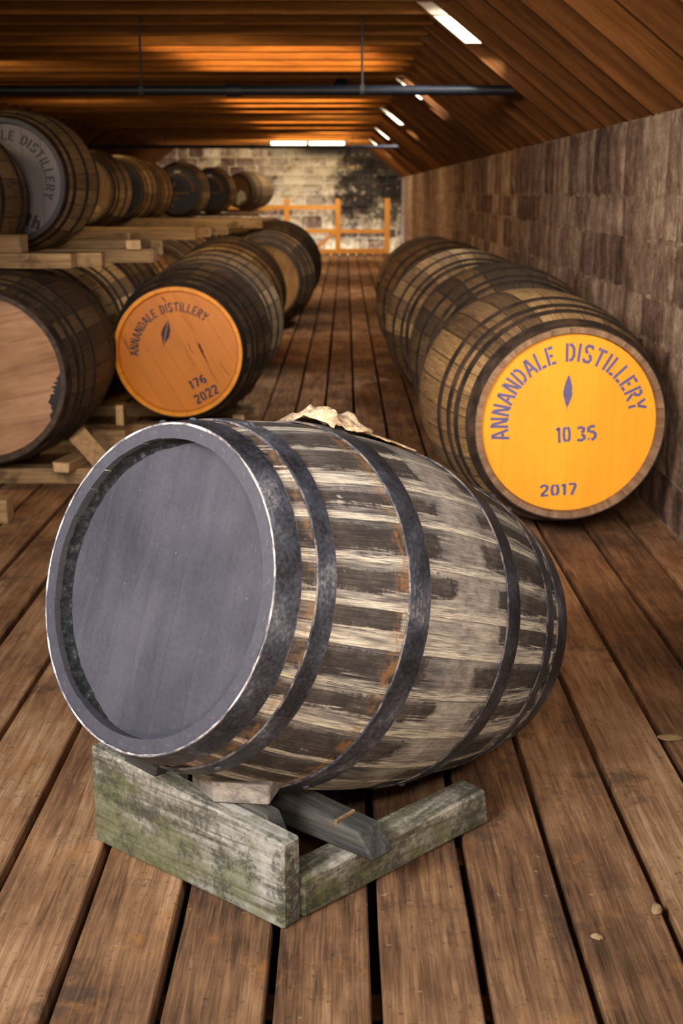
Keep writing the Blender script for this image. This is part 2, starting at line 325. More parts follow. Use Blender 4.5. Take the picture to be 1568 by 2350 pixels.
M_greyboard = timber('dark_weathered_wood', (0.012, 0.012, 0.012), (0.034, 0.032, 0.028), (0.095, 0.087, 0.075), 'x', 24)
M_chock = timber('grey_weathered_wood', (0.11, 0.092, 0.080), (0.27, 0.225, 0.19), (0.47, 0.40, 0.33), 'x', 24)
def mat_burlap():
    t = NT('burlap'); o, x, y, z = t.obj(); n = t.noise(o, 180, 3, 0.6); b = t.noise(o, 22, 4, 0.6)
    wv = t.n('TexWave', {'Vector': o, 'Scale': 90.0, 'Distortion': 3.0}).outputs[1]
    c = t.ramp(t.add(t.mul(b, 0.6), t.mul(n, 0.4)), [(0.36, (0.20, 0.12, 0.065)), (0.5, (0.46, 0.33, 0.21)), (0.66, (0.68, 0.53, 0.37))])
    t.bump(t.add(n, t.mul(wv, 0.5)), 0.6, 0.002); return t.out(c, 0.9, 0.1)
M_burlap = mat_burlap()
def mat_stone(name, back=False):
    t = NT(name); P, x, y, z = t.pos(); r = t.rnd()
    n = t.noise(P, 11, 6, 0.68); f = t.noise(P, 60, 4, 0.65)
    st = t.noise(t.comb(t.mul(x, 9), t.mul(y, 9), t.mul(z, 1.3)), 1.0, 5, 0.65)
    v = t.add(t.add(t.mul(n, 0.45), t.mul(f, 0.2)), t.add(t.mul(st, 0.35), t.mul(t.math('SUBTRACT', r, 0.5), 0.28 if back else 0.13)))
    if back:
        c = t.ramp(v, [(0.36, (0.085, 0.042, 0.030)), (0.47, (0.21, 0.120, 0.075)), (0.55, (0.40, 0.28, 0.165)), (0.66, (0.62, 0.48, 0.29))])
        c = stains(t, c, P, x, z)
    else:
        c = t.ramp(v, [(0.37, (0.055, 0.030, 0.023)), (0.46, (0.150, 0.086, 0.063)), (0.54, (0.27, 0.178, 0.128)), (0.64, (0.50, 0.37, 0.27))])
    t.bump(t.add(n, t.mul(f, 0.5)), 0.9, 0.02)
    return t.out(c, 0.88, 0.15)
def stains(t, c, P, x, z):
    n = t.noise(P, 3.2, 6, 0.68); q = t.noise(P, 9.0, 5, 0.7)
    # lime-washed patch
    lx = t.mul(t.smooth(x, -2.4, -0.9), t.smooth(t.add(x, t.mul(n, 0.7)), 0.34, 0.10)); lz = t.smooth(z, 0.7, 1.15)
    m = t.mul(t.mul(lx, lz), t.smooth(q, 0.34, 0.5)); c = t.mix(t.mul(m, 0.6), c, (0.74, 0.61, 0.40))
    # black mould
    mx = t.smooth(t.add(x, t.mul(t.math('SUBTRACT', n, 0.5), 1.5)), -0.38, 0.0); mz = t.smooth(t.add(z, t.mul(t.math('SUBTRACT', q, 0.5), 3.0)), 0.1, 1.0)
    tz = t.mul(t.smooth(z, 1.72, 1.95), t.smooth(t.add(x, t.mul(q, 1.2)), -0.9, 0.0))
    m = t.math('MAXIMUM', t.mul(t.mul(mx, mz), t.smooth(q, 0.35, 0.45)), tz); c = t.mix(t.mul(m, 0.93), c, (0.010, 0.009, 0.008))
    return c
M_stone = mat_stone('sandstone'); M_stone_back = mat_stone('rubble_stone', True)
def mat_mortar(back=False):
    t = NT('lime_mortar_back' if back else 'lime_mortar'); P, x, y, z = t.pos(); n = t.noise(P, 14, 6, 0.7); st = t.noise(t.comb(t.mul(x, 9), t.mul(y, 9), z), 1.0, 4, 0.6)
    v = t.add(t.mul(n, 0.6), t.mul(st, 0.4))
    if back: c = stains(t, t.ramp(v, [(0.35, (0.28, 0.20, 0.115)), (0.65, (0.66, 0.53, 0.34))]), P, x, z)
    else: c = t.ramp(v, [(0.38, (0.10, 0.060, 0.042)), (0.5, (0.25, 0.165, 0.115)), (0.62, (0.48, 0.36, 0.26))])
    t.bump(n, 0.8, 0.015); return t.out(c, 0.9, 0.1)
M_mortar = mat_mortar(); M_mortar_back = mat_mortar(True)
M_tube = NT('tube_light'); M_tube.b.inputs['Emission Color'].default_value = (1, 0.90, 0.70, 1); M_tube.b.inputs['Emission Strength'].default_value = 9.0; M_tube = M_tube.out((0.9, 0.9, 0.9), 0.4)
def mat_glass():
    t = NT('skylight_glass'); g = t.n('BsdfTransparent', {0: (0.96, 0.98, 1.0)}); s = t.n('BsdfGlossy', {0: (1, 1, 1), 1: 0.05})
    fr = t.n('Fresnel', {0: 1.3}); mx = t.n('MixShader', {0: fr.outputs[0], 1: g.outputs[0], 2: s.outputs[0]})
    t.t.links.new(mx.outputs[0], t.t.nodes['Material Output'].inputs[0]); return t.m
M_glass = mat_glass()
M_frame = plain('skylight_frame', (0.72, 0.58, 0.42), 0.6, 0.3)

# ================================================================== STRUCTURE
XW, ZW = 1.14, 1.425; MX = -1.48          # right wall face and its top
YB, YF, XL = 26.4, -1.7, -4.1  # back wall, wall behind the camera, left wall
ZC, ZT = 2.0, 2.16            # collar underside, ceiling boards
# ---- floor: planks over a dark underfloor
fl = tag(link('floor', bm_mesh('floor', box_bm(XL - 0.3, XW + 0.3, YF - 0.3, 24.95, -0.2, -0.055), M_sub)), 'dark void and joists under the worn brown plank floor', 'floor', None, 'structure')
PW, GAP = 0.16, 0.0155
k0 = int((XL - 0.048) / PW); k1 = int((XW + 0.1 - 0.048) / PW)
def plank_mesh(seed):
    rr = random.Random(seed); n = 46; y0, y1 = YF, 24.95; W = PW - GAP; V = []; Fc = []
    ys = [y0 + (y1 - y0) * (i / n) ** 1.6 for i in range(n + 1)]
    for i, yy in enumerate(ys):
        a = -W / 2 + rr.uniform(-0.0022, 0.0022); b = W / 2 + rr.uniform(-0.0022, 0.0022); dz = rr.uniform(-0.0012, 0.0012)
        V += [(a, yy, -0.045), (a, yy, -0.003 + dz), (a + 0.003, yy, dz), (b - 0.003, yy, dz), (b, yy, -0.003 + dz), (b, yy, -0.045)]
    for i in range(n):
        for j in range(5): Fc.append((i * 6 + j, i * 6 + j + 1, i * 6 + 7 + j, i * 6 + 6 + j))
    Fc += [(0, 5, 4, 3, 2, 1), tuple(n * 6 + q for q in range(6))]
    me = mesh('plank', V, Fc, M_floor); return me
PL = [plank_mesh(s) for s in range(6)]
for k in range(k0, k1 + 1):
    link('plank', PL[k % 6], fl, (0.048 + (k - 0.5) * PW, 0, 0))
# joists under the floor, seen through the gaps
for yy in [1.2 + 0.45 * i for i in range(8)]:
    box('joist', XL, XW, yy, yy + 0.05, -0.055, -0.046, M_sark, fl, 0)

# ---- stone walls
def stone_proto(seed):
    rr = random.Random(seed); n = 4; V = []; Fc = []
    for j in range(n + 1):
        for i in range(n + 1):
            a, b = i / n - 0.5, j / n - 0.5; e = max(abs(a), abs(b)) * 2
            edge = e > 0.99
            corner = abs(a) > 0.49 and abs(b) > 0.49
            d = (0.25 if edge else 1.0) * (0.8 + rr.uniform(-0.25, 0.25))
            V.append((a * (0.95 if corner else 1) + rr.uniform(-0.025, 0.025), -d, b * (0.95 if corner else 1) + rr.uniform(-0.035, 0.035)))
    ring = [i for i in range(n + 1)] + [(n + 1) * j + n for j in range(1, n + 1)] + [(n + 1) * n + i for i in range(n - 1, -1, -1)] + [(n + 1) * j for j in range(n - 1, 0, -1)]
    for j in range(n):
        for i in range(n): q = j * (n + 1) + i; Fc.append((q, q + 1, q + n + 2, q + n + 1))
    base = len(V)
    for r in ring: V.append((V[r][0] * 1.04, 0.6, V[r][2] * 1.04))
    m = len(ring)
    for i in range(m): Fc.append((ring[(i + 1) % m], ring[i], base + i, base + (i + 1) % m))
    return V, Fc
SP = [stone_proto(100 + i) for i in range(10)]
def smesh(i, mat, tagname): return mesh(tagname, SP[i][0], SP[i][1], mat, smooth=rad(50))
ST_R = [smesh(i, M_stone, 'stone') for i in range(10)]; ST_B = [smesh(i, M_stone_back, 'stone') for i in range(10)]
def stone_wall(parent, rot, origin, length, height, protos, depth, hmin, hmax, lmin, lmax, rnd, limit, mat):
    """rows of stones on a plane: local x along the wall, -y out of it, z up"""
    M = Matrix.Translation(origin) @ Matrix.Rotation(rot, 4, 'Z'); z = 0.0; rest = []; singles = []
    while z < height - 0.05:
        h = min(rnd.uniform(hmin, hmax), height - z)
        if height - z - h < 0.07: h = height - z
        x = -rnd.uniform(0, 0.2)
        while x < length:
            l = rnd.uniform(lmin, lmax); hh = h
            singles.append((x + l / 2, z + hh / 2 + rnd.uniform(-0.008, 0.008), l - rnd.uniform(0.012, 0.032), hh - rnd.uniform(0.012, 0.03))); x += l
        z += h
    bm = bmesh.new()
    for (cx, cz, l, h) in singles:
        i = rnd.randrange(10); T = M @ Matrix.Translation((cx, 0, cz)); S = Matrix.Diagonal((l, depth * rnd.uniform(0.5, 1.3), h, 1))
        if cx < limit:
            o = link('stone', protos[i], parent); o.matrix_basis = T @ S
        else:
            Vv = [bm.verts.new((T @ S) @ Vector(v)) for v in SP[i][0]]
            for f in SP[i][1]: bm.faces.new([Vv[q] for q in f])
    if len(bm.verts):
        o = link('stonework', bm_mesh('stonework', bm, mat, rad(50)), parent); o['kind'] = 'stuff'
    else: bm.free()
wr = tag(link('wall_right', bm_mesh('wall_right', box_bm(XW, XW + 0.5, YF - 0.3, YB + 0.3, -0.5, ZW), M_mortar)), 'low brown sandstone wall along the right of the aisle', 'wall', None, 'structure')
# wall runs along +Y, faces -X: local x = +Y needs rot 90deg, then -y(local) -> +X ; so run along -Y
stone_wall(wr, -PI / 2, (XW, YB, 0), YB - 1.0, ZW - 0.01, ST_R, 0.020, 0.15, 0.26, 0.22, 0.5, random.Random(3), 0, M_stone) if False else None
def wall_right_stones():
    rnd = random.Random(3); z = 0.0; bm = bmesh.new()
    R90 = Matrix.Rotation(-PI / 2, 4, 'Z')       # local -y -> -x
    while z < ZW - 0.02:
        h = min(rnd.uniform(0.15, 0.26), ZW - z)
        if ZW - z - h < 0.09: h = ZW - z
        y = 2.2 - rnd.uniform(0, 0.2)
        while y < YB:
            l = rnd.uniform(0.2, 0.5); i = rnd.randrange(10)
            T = Matrix.Translation((XW, y + l / 2, z + h / 2)) @ R90 @ Matrix.Diagonal((l - rnd.uniform(0.004, 0.025), rnd.uniform(0.003, 0.013), h - rnd.uniform(0.004, 0.02), 1))
            if y < 13.5:
                o = link('stone', ST_R[i], wr); o.matrix_basis = T
            else:
                Vv = [bm.verts.new(T @ Vector(v)) for v in SP[i][0]]
                for f in SP[i][1]: bm.faces.new([Vv[q] for q in f])
            y += l
        z += h
    o = link('far_stonework', bm_mesh('far_stonework', bm, M_stone, rad(50)), wr); o['kind'] = 'stuff'
wall_right_stones()
wb = tag(link('wall_back', bm_mesh('wall_back', box_bm(XL - 0.3, XW + 0.5, YB, YB + 0.4, -1.2, 2.4), M_mortar_back)), 'far rubble stone wall with a limewashed patch and black mould', 'wall', None, 'structure')
stone_wall(wb, 0, (-4.0, YB, 0), 4.0 + XW, 2.1, ST_B, 0.02, 0.16, 0.27, 0.2, 0.46, random.Random(5), 99, M_stone_back)
tag(link('wall_left', bm_mesh('wall_left', box_bm(XL - 0.4, XL, YF - 0.3, YB + 0.3, -0.5, ZW), M_mortar)), 'stone wall in the dark behind the left cask racks', 'wall', None, 'structure')
tag(link('wall_front', bm_mesh('wall_front', box_bm(XL - 0.3, XW + 0.5, YF - 0.4, YF, -0.5, 2.4), M_mortar)), 'stone wall behind the camera', 'wall', None, 'structure')

# ---- ceiling: boards over collar beams and rafters; four skylights in the right slope
SL = 1.28                                             # run per rise of the slope
nx, nz = 1 / math.hypot(1, SL), SL / math.hypot(1, SL)  # outward normal
DEP = 0.15
def slope_pt(z, off): return (XW - (z - ZW) * SL + nx * off, z + nz * off)
def slope_at(z, off):      # point of the offset plane at height z
    x, zz = slope_pt(ZW, off); return x - (z - zz) * SL
SKY_Y = [6.62, 10.50, 14.40, 18.30, 22.30]            # near the far reveal of each skylight
SKY_L = 0.40; SK0, SK1 = 1.86, 2.08                   # length along the aisle, heights on the boards
def ceiling_bm():
    bm = bmesh.new()
    def quad(p): bm.faces.new([bm.verts.new(q) for q in p])
    xs = slope_at(ZT, DEP); xl = 2 * MX - xs; quad([(xl, YF - 0.3, ZT), (xs, YF - 0.3, ZT), (xs, YB + 0.2, ZT), (xl, YB + 0.2, ZT)])
    xe = 2 * MX - slope_at(ZW - 0.12, DEP); quad([(xe, YF - 0.3, ZW - 0.12), (xl, YF - 0.3, ZT), (xl, YB + 0.2, ZT), (xe, YB + 0.2, ZW - 0.12)])
    ys = [YF - 0.3]
    for s in SKY_Y: ys += [s - SKY_L, s]
    ys.append(YB + 0.2); zs = [ZW - 0.12, SK0, SK1, ZT]
    for i in range(len(ys) - 1):
        for j in range(3):
            if i % 2 == 1 and j == 1: continue
            quad([(slope_at(zs[j], DEP), ys[i], zs[j]), (slope_at(zs[j + 1], DEP), ys[i], zs[j + 1]), (slope_at(zs[j + 1], DEP), ys[i + 1], zs[j + 1]), (slope_at(zs[j], DEP), ys[i + 1], zs[j])])
    bmesh.ops.remove_doubles(bm, verts=bm.verts[:], dist=1e-4); bmesh.ops.recalc_face_normals(bm, faces=bm.faces[:])
    r = bmesh.ops.solidify(bm, geom=bm.faces[:], thickness=0.02)
    return bm
ce = tag(link('ceiling', bm_mesh('ceiling', ceiling_bm(), M_sark)), 'dark boarded roof lining over close-set varnished collar beams and rafters', 'ceiling', None, 'structure')
JX = slope_at(ZC, 0.0)
raf = prism_bm([(slope_at(ZW - 0.02, 0), 0, ZW - 0.02), (slope_at(ZT - 0.01, 0), 0, ZT - 0.01), (slope_at(ZT - 0.01, DEP - 0.004), 0, ZT - 0.01), (slope_at(ZW - 0.02, DEP - 0.004), 0, ZW - 0.02)],
               [(slope_at(ZW - 0.02, 0), 0.048, ZW - 0.02), (slope_at(ZT - 0.01, 0), 0.048, ZT - 0.01), (slope_at(ZT - 0.01, DEP - 0.004), 0.048, ZT - 0.01), (slope_at(ZW - 0.02, DEP - 0.004), 0.048, ZW - 0.02)])
# build the rafter in its own frame so that the grain follows it
sx0, sz0 = slope_at(ZW - 0.02, 0), ZW - 0.02; ang = math.atan2(1, -SL)
Mr = Matrix.Translation((sx0, 0, sz0)) @ Matrix.Rotation(-ang, 4, 'Y')
for v in raf.verts: v.co = Mr.inverted() @ v.co
for v in raf.verts: v.co.y *= 0.7
RAF = bm_mesh('rafter', raf, M_roof)
COLM = bm_mesh('collar_beam', box_bm(-(2 * (JX - MX) + 0.12), 0, 0, 0.048, 0, ZT - ZC - 0.004, 0.003), M_roof2)
yy = 0.32; fr_y = []
while yy < YB - 0.1: fr_y.append(yy); yy += 0.45
SKYSET = []
for s in SKY_Y:   # the frame at the far side of each skylight
    i = min(range(len(fr_y)), key=lambda i: abs(fr_y[i] - s)); SKYSET.append(i); fr_y[i] = s
for i, y in enumerate(fr_y):
    o = link('collar_beam', COLM, ce, (JX + 0.06, y, ZC + R_.uniform(-0.006, 0.006)))
    o = link('rafter', RAF, ce); o.matrix_basis = Matrix.Translation((0, y + (0.05 if True else 0), R_.uniform(-0.004, 0.004))) @ Mr
    o = link('rafter', RAF, ce); o.matrix_basis = Matrix.Translation((2 * MX, y + 0.05, 0)) @ Matrix.Diagonal((-1, 1, 1, 1)) @ Mr
for n_, s in enumerate(SKY_Y):
    wdw = empty('window_%d' % (n_ + 1), (slope_at(SK0, DEP), s - SKY_L / 2, SK0)); tag(wdw, 'narrow skylight in the right roof slope, %s from the camera' % ['nearest', 'second', 'third', 'fourth', 'farthest'][n_], 'skylight', None, 'structure')
    Wm = Matrix.Translation((-slope_at(SK0, DEP), -(s - SKY_L / 2), -SK0))
    def P(z, y, off): return Wm @ Vector((slope_at(z, DEP + off) , y, z))
    bmf = None
    for (za, zb, ya, yb) in [(SK0 - .012, SK0, s - SKY_L, s), (SK1, SK1 + .012, s - SKY_L, s), (SK0, SK1, s - SKY_L - .012, s - SKY_L), (SK0, SK1, s, s + .012)]:
        b = prism_bm([P(za, ya, 0.0), P(zb, ya, 0.0), P(zb, yb, 0.0), P(za, yb, 0.0)], [P(za, ya, 0.05), P(zb, ya, 0.05), P(zb, yb, 0.05), P(za, yb, 0.05)])
        bmf = b if bmf is None else join(bmf, b)
    link('frame', bm_mesh('frame', bmf, M_frame), wdw)
    link('pane', bm_mesh('pane', prism_bm([P(SK0, s - SKY_L, .03), P(SK1, s - SKY_L, .03), P(SK1, s, .03), P(SK0, s, .03)], [P(SK0, s - SKY_L, .034), P(SK1, s - SKY_L, .034), P(SK1, s, .034), P(SK0, s, .034)]), M_glass), wdw)
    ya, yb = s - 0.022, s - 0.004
    for za, zb in ((SK0, SK0 + 0.125), (SK0 + 0.131, SK1 + 0.03)):      # two pale boards added on the far reveal, to read as daylit strips
        link('added_lining', bm_mesh('added_lining', prism_bm([P(za, ya, -DEP + 0.004), P(zb, ya, -DEP + 0.004), P(zb, yb, -DEP + 0.004), P(za, yb, -DEP + 0.004)], [P(za, ya, -0.004), P(zb, ya, -0.004), P(zb, yb, -0.004), P(za, yb, -0.004)]), M_frame), wdw)
    zc = (SK0 + SK1) / 2; xo = slope_at(zc, DEP)
    area('skylight_daylight', (xo + 0.16, s - SKY_L * 0.95, zc + 0.26), (xo - 0.22, s + 0.05, zc - 0.08), 0.2, 0.2, 26, (1.0, 0.96, 0.88), 100)

# ================================================================== CASKS
def prof(s, L, R, Rb): return Rb - (Rb - R) * (2 * s / L - 1) ** 2
def stave_mesh(L, R, Rb, w, thick, nseg, narc, mats, front, gap=0.0005, off=0.0, recess=0.03, bevel=0.008):
    """a stave about local +Z of the axis (local y, front at -L/2); w = angular width"""
    V = []; Fc = []; mi = []; uv = []
    ss = [L * i / nseg for i in range(nseg + 1)]
    ss = [0.0, recess] + [s for s in ss[1:-1] if recess + .01 < s < L - recess - .01] + [L - recess, L]
    m = narc + 1
    for i, s in enumerate(ss):
        r = prof(s, L, R, Rb) + off; th = thick + (0.004 if 0 < i < len(ss) - 1 else -bevel)
        for j in range(m):
            a = (j / narc - 0.5) * (w - 2 * gap / r); V.append((math.sin(a) * r, s - L / 2, math.cos(a) * r)); uv.append((s, 2 * j / narc - 1))
        for j in range(m):
            a = (j / narc - 0.5) * (w - 2 * gap / r); rr = r - th; V.append((math.sin(a) * rr, s - L / 2, math.cos(a) * rr)); uv.append((s, 2 * j / narc - 1))
    q = 2 * m; n = len(ss) - 1
    for i in range(n):
        a, b = i * q, (i + 1) * q; e = 1 if i in (0, n - 1) else 0
        for j in range(narc):
            Fc.append((a + j, a + j + 1, b + j + 1, b + j)); mi.append(0)
            Fc.append((a + m + j + 1, a + m + j, b + m + j, b + m + j + 1)); mi.append(1 if e else 0)
        Fc.append((a + m, a, b, b + m)); mi.append(0); Fc.append((a + narc, a + m + narc, b + m + narc, b + narc)); mi.append(0)
    for base, flip in ((0, False), (n * q, True)):
        for j in range(narc):
            f = (base + j, base + m + j, base + m + j + 1, base + j + 1); Fc.append(f[::-1] if flip else f); mi.append(1)
    return mesh('stave', V, Fc, mats, mi, uv, rad(35))
def hoop_mesh(L, R, Rb, s0, s1, seg, mat, t0=0.0012, t1=0.0034):
    V = []; Fc = []; uv = []; ns = 3
    ring = [(s0, t0)] + [(s0 + (s1 - s0) * i / ns, t1) for i in range(ns + 1)] + [(s1, t0)]
    for k in range(seg):
        a = 2 * PI * k / seg
        for (s, t) in ring:
            r = prof(s, L, R, Rb) + t; V.append((math.sin(a) * r, s - L / 2, math.cos(a) * r)); uv.append((k / seg * 6, (s - s0) / (s1 - s0)))
    q = len(ring)
    for k in range(seg):
        a, b = k * q, ((k + 1) % seg) * q
        for j in range(q - 1): Fc.append((a + j, b + j, b + j + 1, a + j + 1))
        Fc.append((a + q - 1, b + q - 1, b, a))
    return mesh('hoop', V, Fc, mat, None, uv, rad(40))
def board_meshes(Rh, n, thick, mat, gap=0.0010):
    """head boards: strips of a disc in the xz plane, front face at y=0"""
    out = []; w = 2 * Rh / n
    for i in range(n):
        x0, x1 = -Rh + i * w + gap, -Rh + (i + 1) * w - gap; pts = []; k = 6
        for j in range(k + 1): x = x0 + (x1 - x0) * j / k; pts.append((x, -math.sqrt(max(0, Rh * Rh - x * x))))
        for j in range(k + 1): x = x1 + (x0 - x1) * j / k; pts.append((x, math.sqrt(max(0, Rh * Rh - x * x))))
        p2 = []
        for p in pts:
            if not p2 or (abs(p[0] - p2[-1][0]) + abs(p[1] - p2[-1][1])) > 1e-5: p2.append(p)
        if abs(p2[0][0] - p2[-1][0]) + abs(p2[0][1] - p2[-1][1]) < 1e-5: p2.pop()
        out.append(bm_mesh('head_board', prism_bm([(x, 0, z) for x, z in p2], [(x, thick, z) for x, z in p2]), mat))
    return out
_cache = {}
def cached(key, fn):
    if key not in _cache: _cache[key] = fn()
    return _cache[key]
# ---- stencil lettering
GL = {
 'A': (.62, [[(.05, 0), (.27, .97)], [(.35, .97), (.57, 0)], [(.22, .34), (.40, .34)]]),
 'N': (.60, [[(.07, 0), (.07, 1)], [(.17, .92), (.43, .08)], [(.53, 0), (.53, 1)]]),
 'D': (.58, [[(.08, 0), (.08, 1)], [(.22, .93), (.38, .88), (.50, .68), (.50, .32), (.38, .12), (.22, .07)]]),
 'L': (.52, [[(.08, 0), (.08, 1)], [(.22, .08), (.50, .08)]]),
 'E': (.54, [[(.08, 0), (.08, 1)], [(.20, .92), (.50, .92)], [(.20, .5), (.42, .5)], [(.22, .08), (.50, .08)]]),
 'I': (.18, [[(.09, 0), (.09, 1)]]),
 'S': (.58, [[(.52, .78), (.42, .93), (.18, .93), (.08, .78), (.14, .62), (.27, .54)], [(.33, .46), (.48, .38), (.52, .22), (.42, .07), (.18, .07), (.06, .22)]]),
 'T': (.60, [[(.0, .92), (.20, .92)], [(.40, .92), (.60, .92)], [(.30, 0), (.30, 1)]]),
 'R': (.58, [[(.08, 0), (.08, 1)], [(.22, .92), (.42, .90), (.50, .74), (.42, .57), (.22, .53)], [(.28, .44), (.54, 0)]]),
 'Y': (.60, [[(.04, 1), (.26, .52)], [(.56, 1), (.34, .52)], [(.30, 0), (.30, .42)]]),
 '0': (.56, [[(.24, .95), (.12, .82), (.08, .5), (.12, .18), (.24, .05)], [(.32, .95), (.44, .82), (.48, .5), (.44, .18), (.32, .05)]]),
 '1': (.34, [[(.04, .80), (.20, .93)], [(.22, 0), (.22, .98)]]),
 '2': (.58, [[(.07, .74), (.15, .90), (.30, .94), (.45, .86), (.49, .70), (.40, .48), (.12, .16)], [(.06, .07), (.54, .07)]]),
 '3': (.56, [[(.08, .88), (.30, .94), (.47, .83), (.45, .66), (.32, .57)], [(.32, .45), (.49, .35), (.49, .17), (.30, .06), (.06, .12)]]),
 '5': (.56, [[(.50, .93), (.16, .93)], [(.11, .93), (.10, .55)], [(.18, .57), (.38, .57), (.50, .42), (.50, .22), (.38, .08), (.24, .06)], [(.12, .08), (.05, .14)]]),
 '6': (.56, [[(.46, .88), (.28, .94), (.13, .78), (.07, .45), (.13, .14)], [(.22, .06), (.40, .08), (.49, .28), (.42, .50), (.28, .54), (.18, .46)]]),
 '7': (.56, [[(.04, .93), (.50, .93)], [(.48, .84), (.22, 0)]]),
 'r': (.46, [[(.10, 0), (.10, .68)], [(.20, .52), (.40, .64)]]),
 't': (.42, [[(.18, .95), (.18, .15), (.34, .07)], [(.02, .64), (.36, .64)]]),
 'h': (.56, [[(.10, 0), (.10, 1)], [(.22, .60), (.40, .58), (.46, .42), (.46, 0)]]),
 'F': (.54, [[(.08, 0), (.08, 1)], [(.20, .92), (.50, .92)], [(.20, .5), (.42, .5)]]),
}
def stroke(bm, pts, w, xf, y):
    pts = [Vector((p[0], p[1])) for p in pts]; L_, R2 = [], []
    for i, p in enumerate(pts):
        d0 = (pts[i] - pts[i - 1]).normalized() if i else (pts[1] - pts[0]).normalized()
        d1 = (pts[i + 1] - pts[i]).normalized() if i < len(pts) - 1 else d0
        n0, n1 = Vector((-d0.y, d0.x)), Vector((-d1.y, d1.x)); nn = (n0 + n1); nn = nn / max(0.6, nn.length_squared / 2)
        L_.append(p + nn * w / 2); R2.append(p - nn * w / 2)
    A = [bm.verts.new((*[xf(q)[0]], y, xf(q)[1])) for q in L_]; B = [bm.verts.new((xf(q)[0], y, xf(q)[1])) for q in R2]
    for i in range(len(pts) - 1): bm.faces.new((B[i], B[i + 1], A[i + 1], A[i]))
def text_line(bm, txt, cx, cz, h, width, rot, y, sw=.17):
    tot = sum(GL[c][0] + .10 if c != ' ' else .30 for c in txt) - .10; k = width / tot; x = -width / 2; cr, sr = math.cos(rot), math.sin(rot)
    for c in txt:
        if c == ' ': x += .30 * k; continue
        for st in GL[c][1]:
            def xf(q, x=x):
                a, b = x + q[0] * k, (q[1] - .5) * h; return (cx + a * cr - b * sr, cz + a * sr + b * cr)
            stroke(bm, st, sw, xf, y)
        x += (GL[c][0] + .10) * k
def text_arc(bm, txt, rmid, h, a0, a1, y, sw=.17):
    """angles in radians clockwise from the top"""
    adv = [(GL[c][0] + .16) if c != ' ' else .50 for c in txt]; tot = sum(adv) - .16; a = a0; da = (a1 - a0) / tot
    for c, ad in zip(txt, adv):
        if c != ' ':
            for st in GL[c][1]:
                def xf(q, a=a):
                    th = a + GL[c][0] / 2 * da; lx = (q[0] - GL[c][0] / 2) * da * rmid; rr = rmid + (q[1] - .5) * h
                    return (math.sin(th) * rr + math.cos(th) * lx, math.cos(th) * rr - math.sin(th) * lx)
                stroke(bm, st, sw, xf, y)
        a += ad * da
def feather(bm, cx, cz, h, w, rot, y, split=False):
    n = 16; cr, sr = math.cos(rot), math.sin(rot); rr = random.Random(4)
    def pt(a, b): return (cx + a * cr - b * sr, y, cz + a * sr + b * cr)
    for sgn in (-1, 1):
        ins, outs = [], []
        for i in range(n + 1):
            t = i / n; b = (t - .5) * h; ww = w / 2 * (math.sin(PI * min(1, t * 1.02)) ** .75) * (1 + rr.uniform(-.12, .12))
            g = (.05 if split else 0) * w
            ins.append(bm.verts.new(pt(sgn * min(g, ww * .9), b))); outs.append(bm.verts.new(pt(sgn * max(ww, g * 1.01), b + (.02 * h if i % 2 else 0))))
        for i in range(n):
            f = (ins[i], outs[i], outs[i + 1], ins[i + 1]); bm.faces.new(f if sgn > 0 else f[::-1])
    a = [bm.verts.new(pt(q, b)) for q, b in ((-.02 * w, -.42 * h), (.02 * w, -.62 * h), (.07 * w, -.62 * h), (.06 * w, -.42 * h))]; bm.faces.new(a)

def cask(name, label, group, C, yaw_d, tilt_d, dims, hoops, nst, mats, head_mat, chime_mat, nboards=7, board_rot=0.0, roll=0.0, marks=None, hoop_seg=56, recess=0.03, nseg=7):
    L, R, Rb = dims
    a = Vector((math.sin(rad(yaw_d)) * math.cos(rad(tilt_d)), math.cos(rad(yaw_d)) * math.cos(rad(tilt_d)), -math.sin(rad(tilt_d))))
    Cm = Vector(C) + a * L / 2
    root = empty(name, (0, 0, 0)); rot = Matrix.Rotation(-rad(yaw_d), 4, 'Z') @ Matrix.Rotation(-rad(tilt_d), 4, 'X')
    root.matrix_basis = Matrix.Translation(Cm + (rot.to_3x3() @ Vector((0, 0, -Rb)))) @ rot
    tag(root, label, 'cask', group)
    ctr = (0, 0, Rb); key = (L, R, Rb)
    sm = [cached(('st', key, m.name, chime_mat.name, nst), lambda m=m: stave_mesh(L, R, Rb, 2 * PI / nst, 0.026, nseg, 2, [m, chime_mat], True, recess=recess)) for m in mats]
    for k in range(nst):
        link('stave', sm[k % len(sm)] if len(sm) == 1 else R_.choice(sm), root, ctr, (0, 2 * PI * k / nst + roll, 0))
    for (s0, s1) in hoops:
        for q0, q1 in ((s0, s1), (L - s1, L - s0)):
            o = link('hoop', cached(('hp', key, q0, q1), lambda: hoop_mesh(L, R, Rb, q0, q1, hoop_seg, M_hoop)), root, ctr)
    Rh = prof(recess, L, R, Rb) - 0.028
    bms = cached(('hd', round(Rh, 4), nboards, head_mat.name), lambda: board_meshes(Rh, nboards, 0.016, head_mat, {'yellow_head_paint': .00015, 'orange_head_paint': .0004, 'plain_oak_head': .0004}.get(head_mat.name, .001)))
    hd = link('head', cached(('hb', round(Rh, 4)), lambda: bm_mesh('head', prism_bm([(math.cos(t) * (Rh + .001), .006, math.sin(t) * (Rh + .001)) for t in [2 * PI * i / 40 for i in range(40)]], [(math.cos(t) * (Rh + .001), .014, math.sin(t) * (Rh + .001)) for t in [2 * PI * i / 40 for i in range(40)]]), M_chime_dark)), root, (0, -L / 2 + recess, Rb))
    for b in bms: link('head_board', b, hd, (0, 0, 0), (0, board_rot, 0))
    hd2 = link('head', hd.data, root, (0, L / 2 - recess, Rb), (0, 0, PI))
    for b in bms[:0]: pass
    if marks: marks(hd, Rh)
    return root
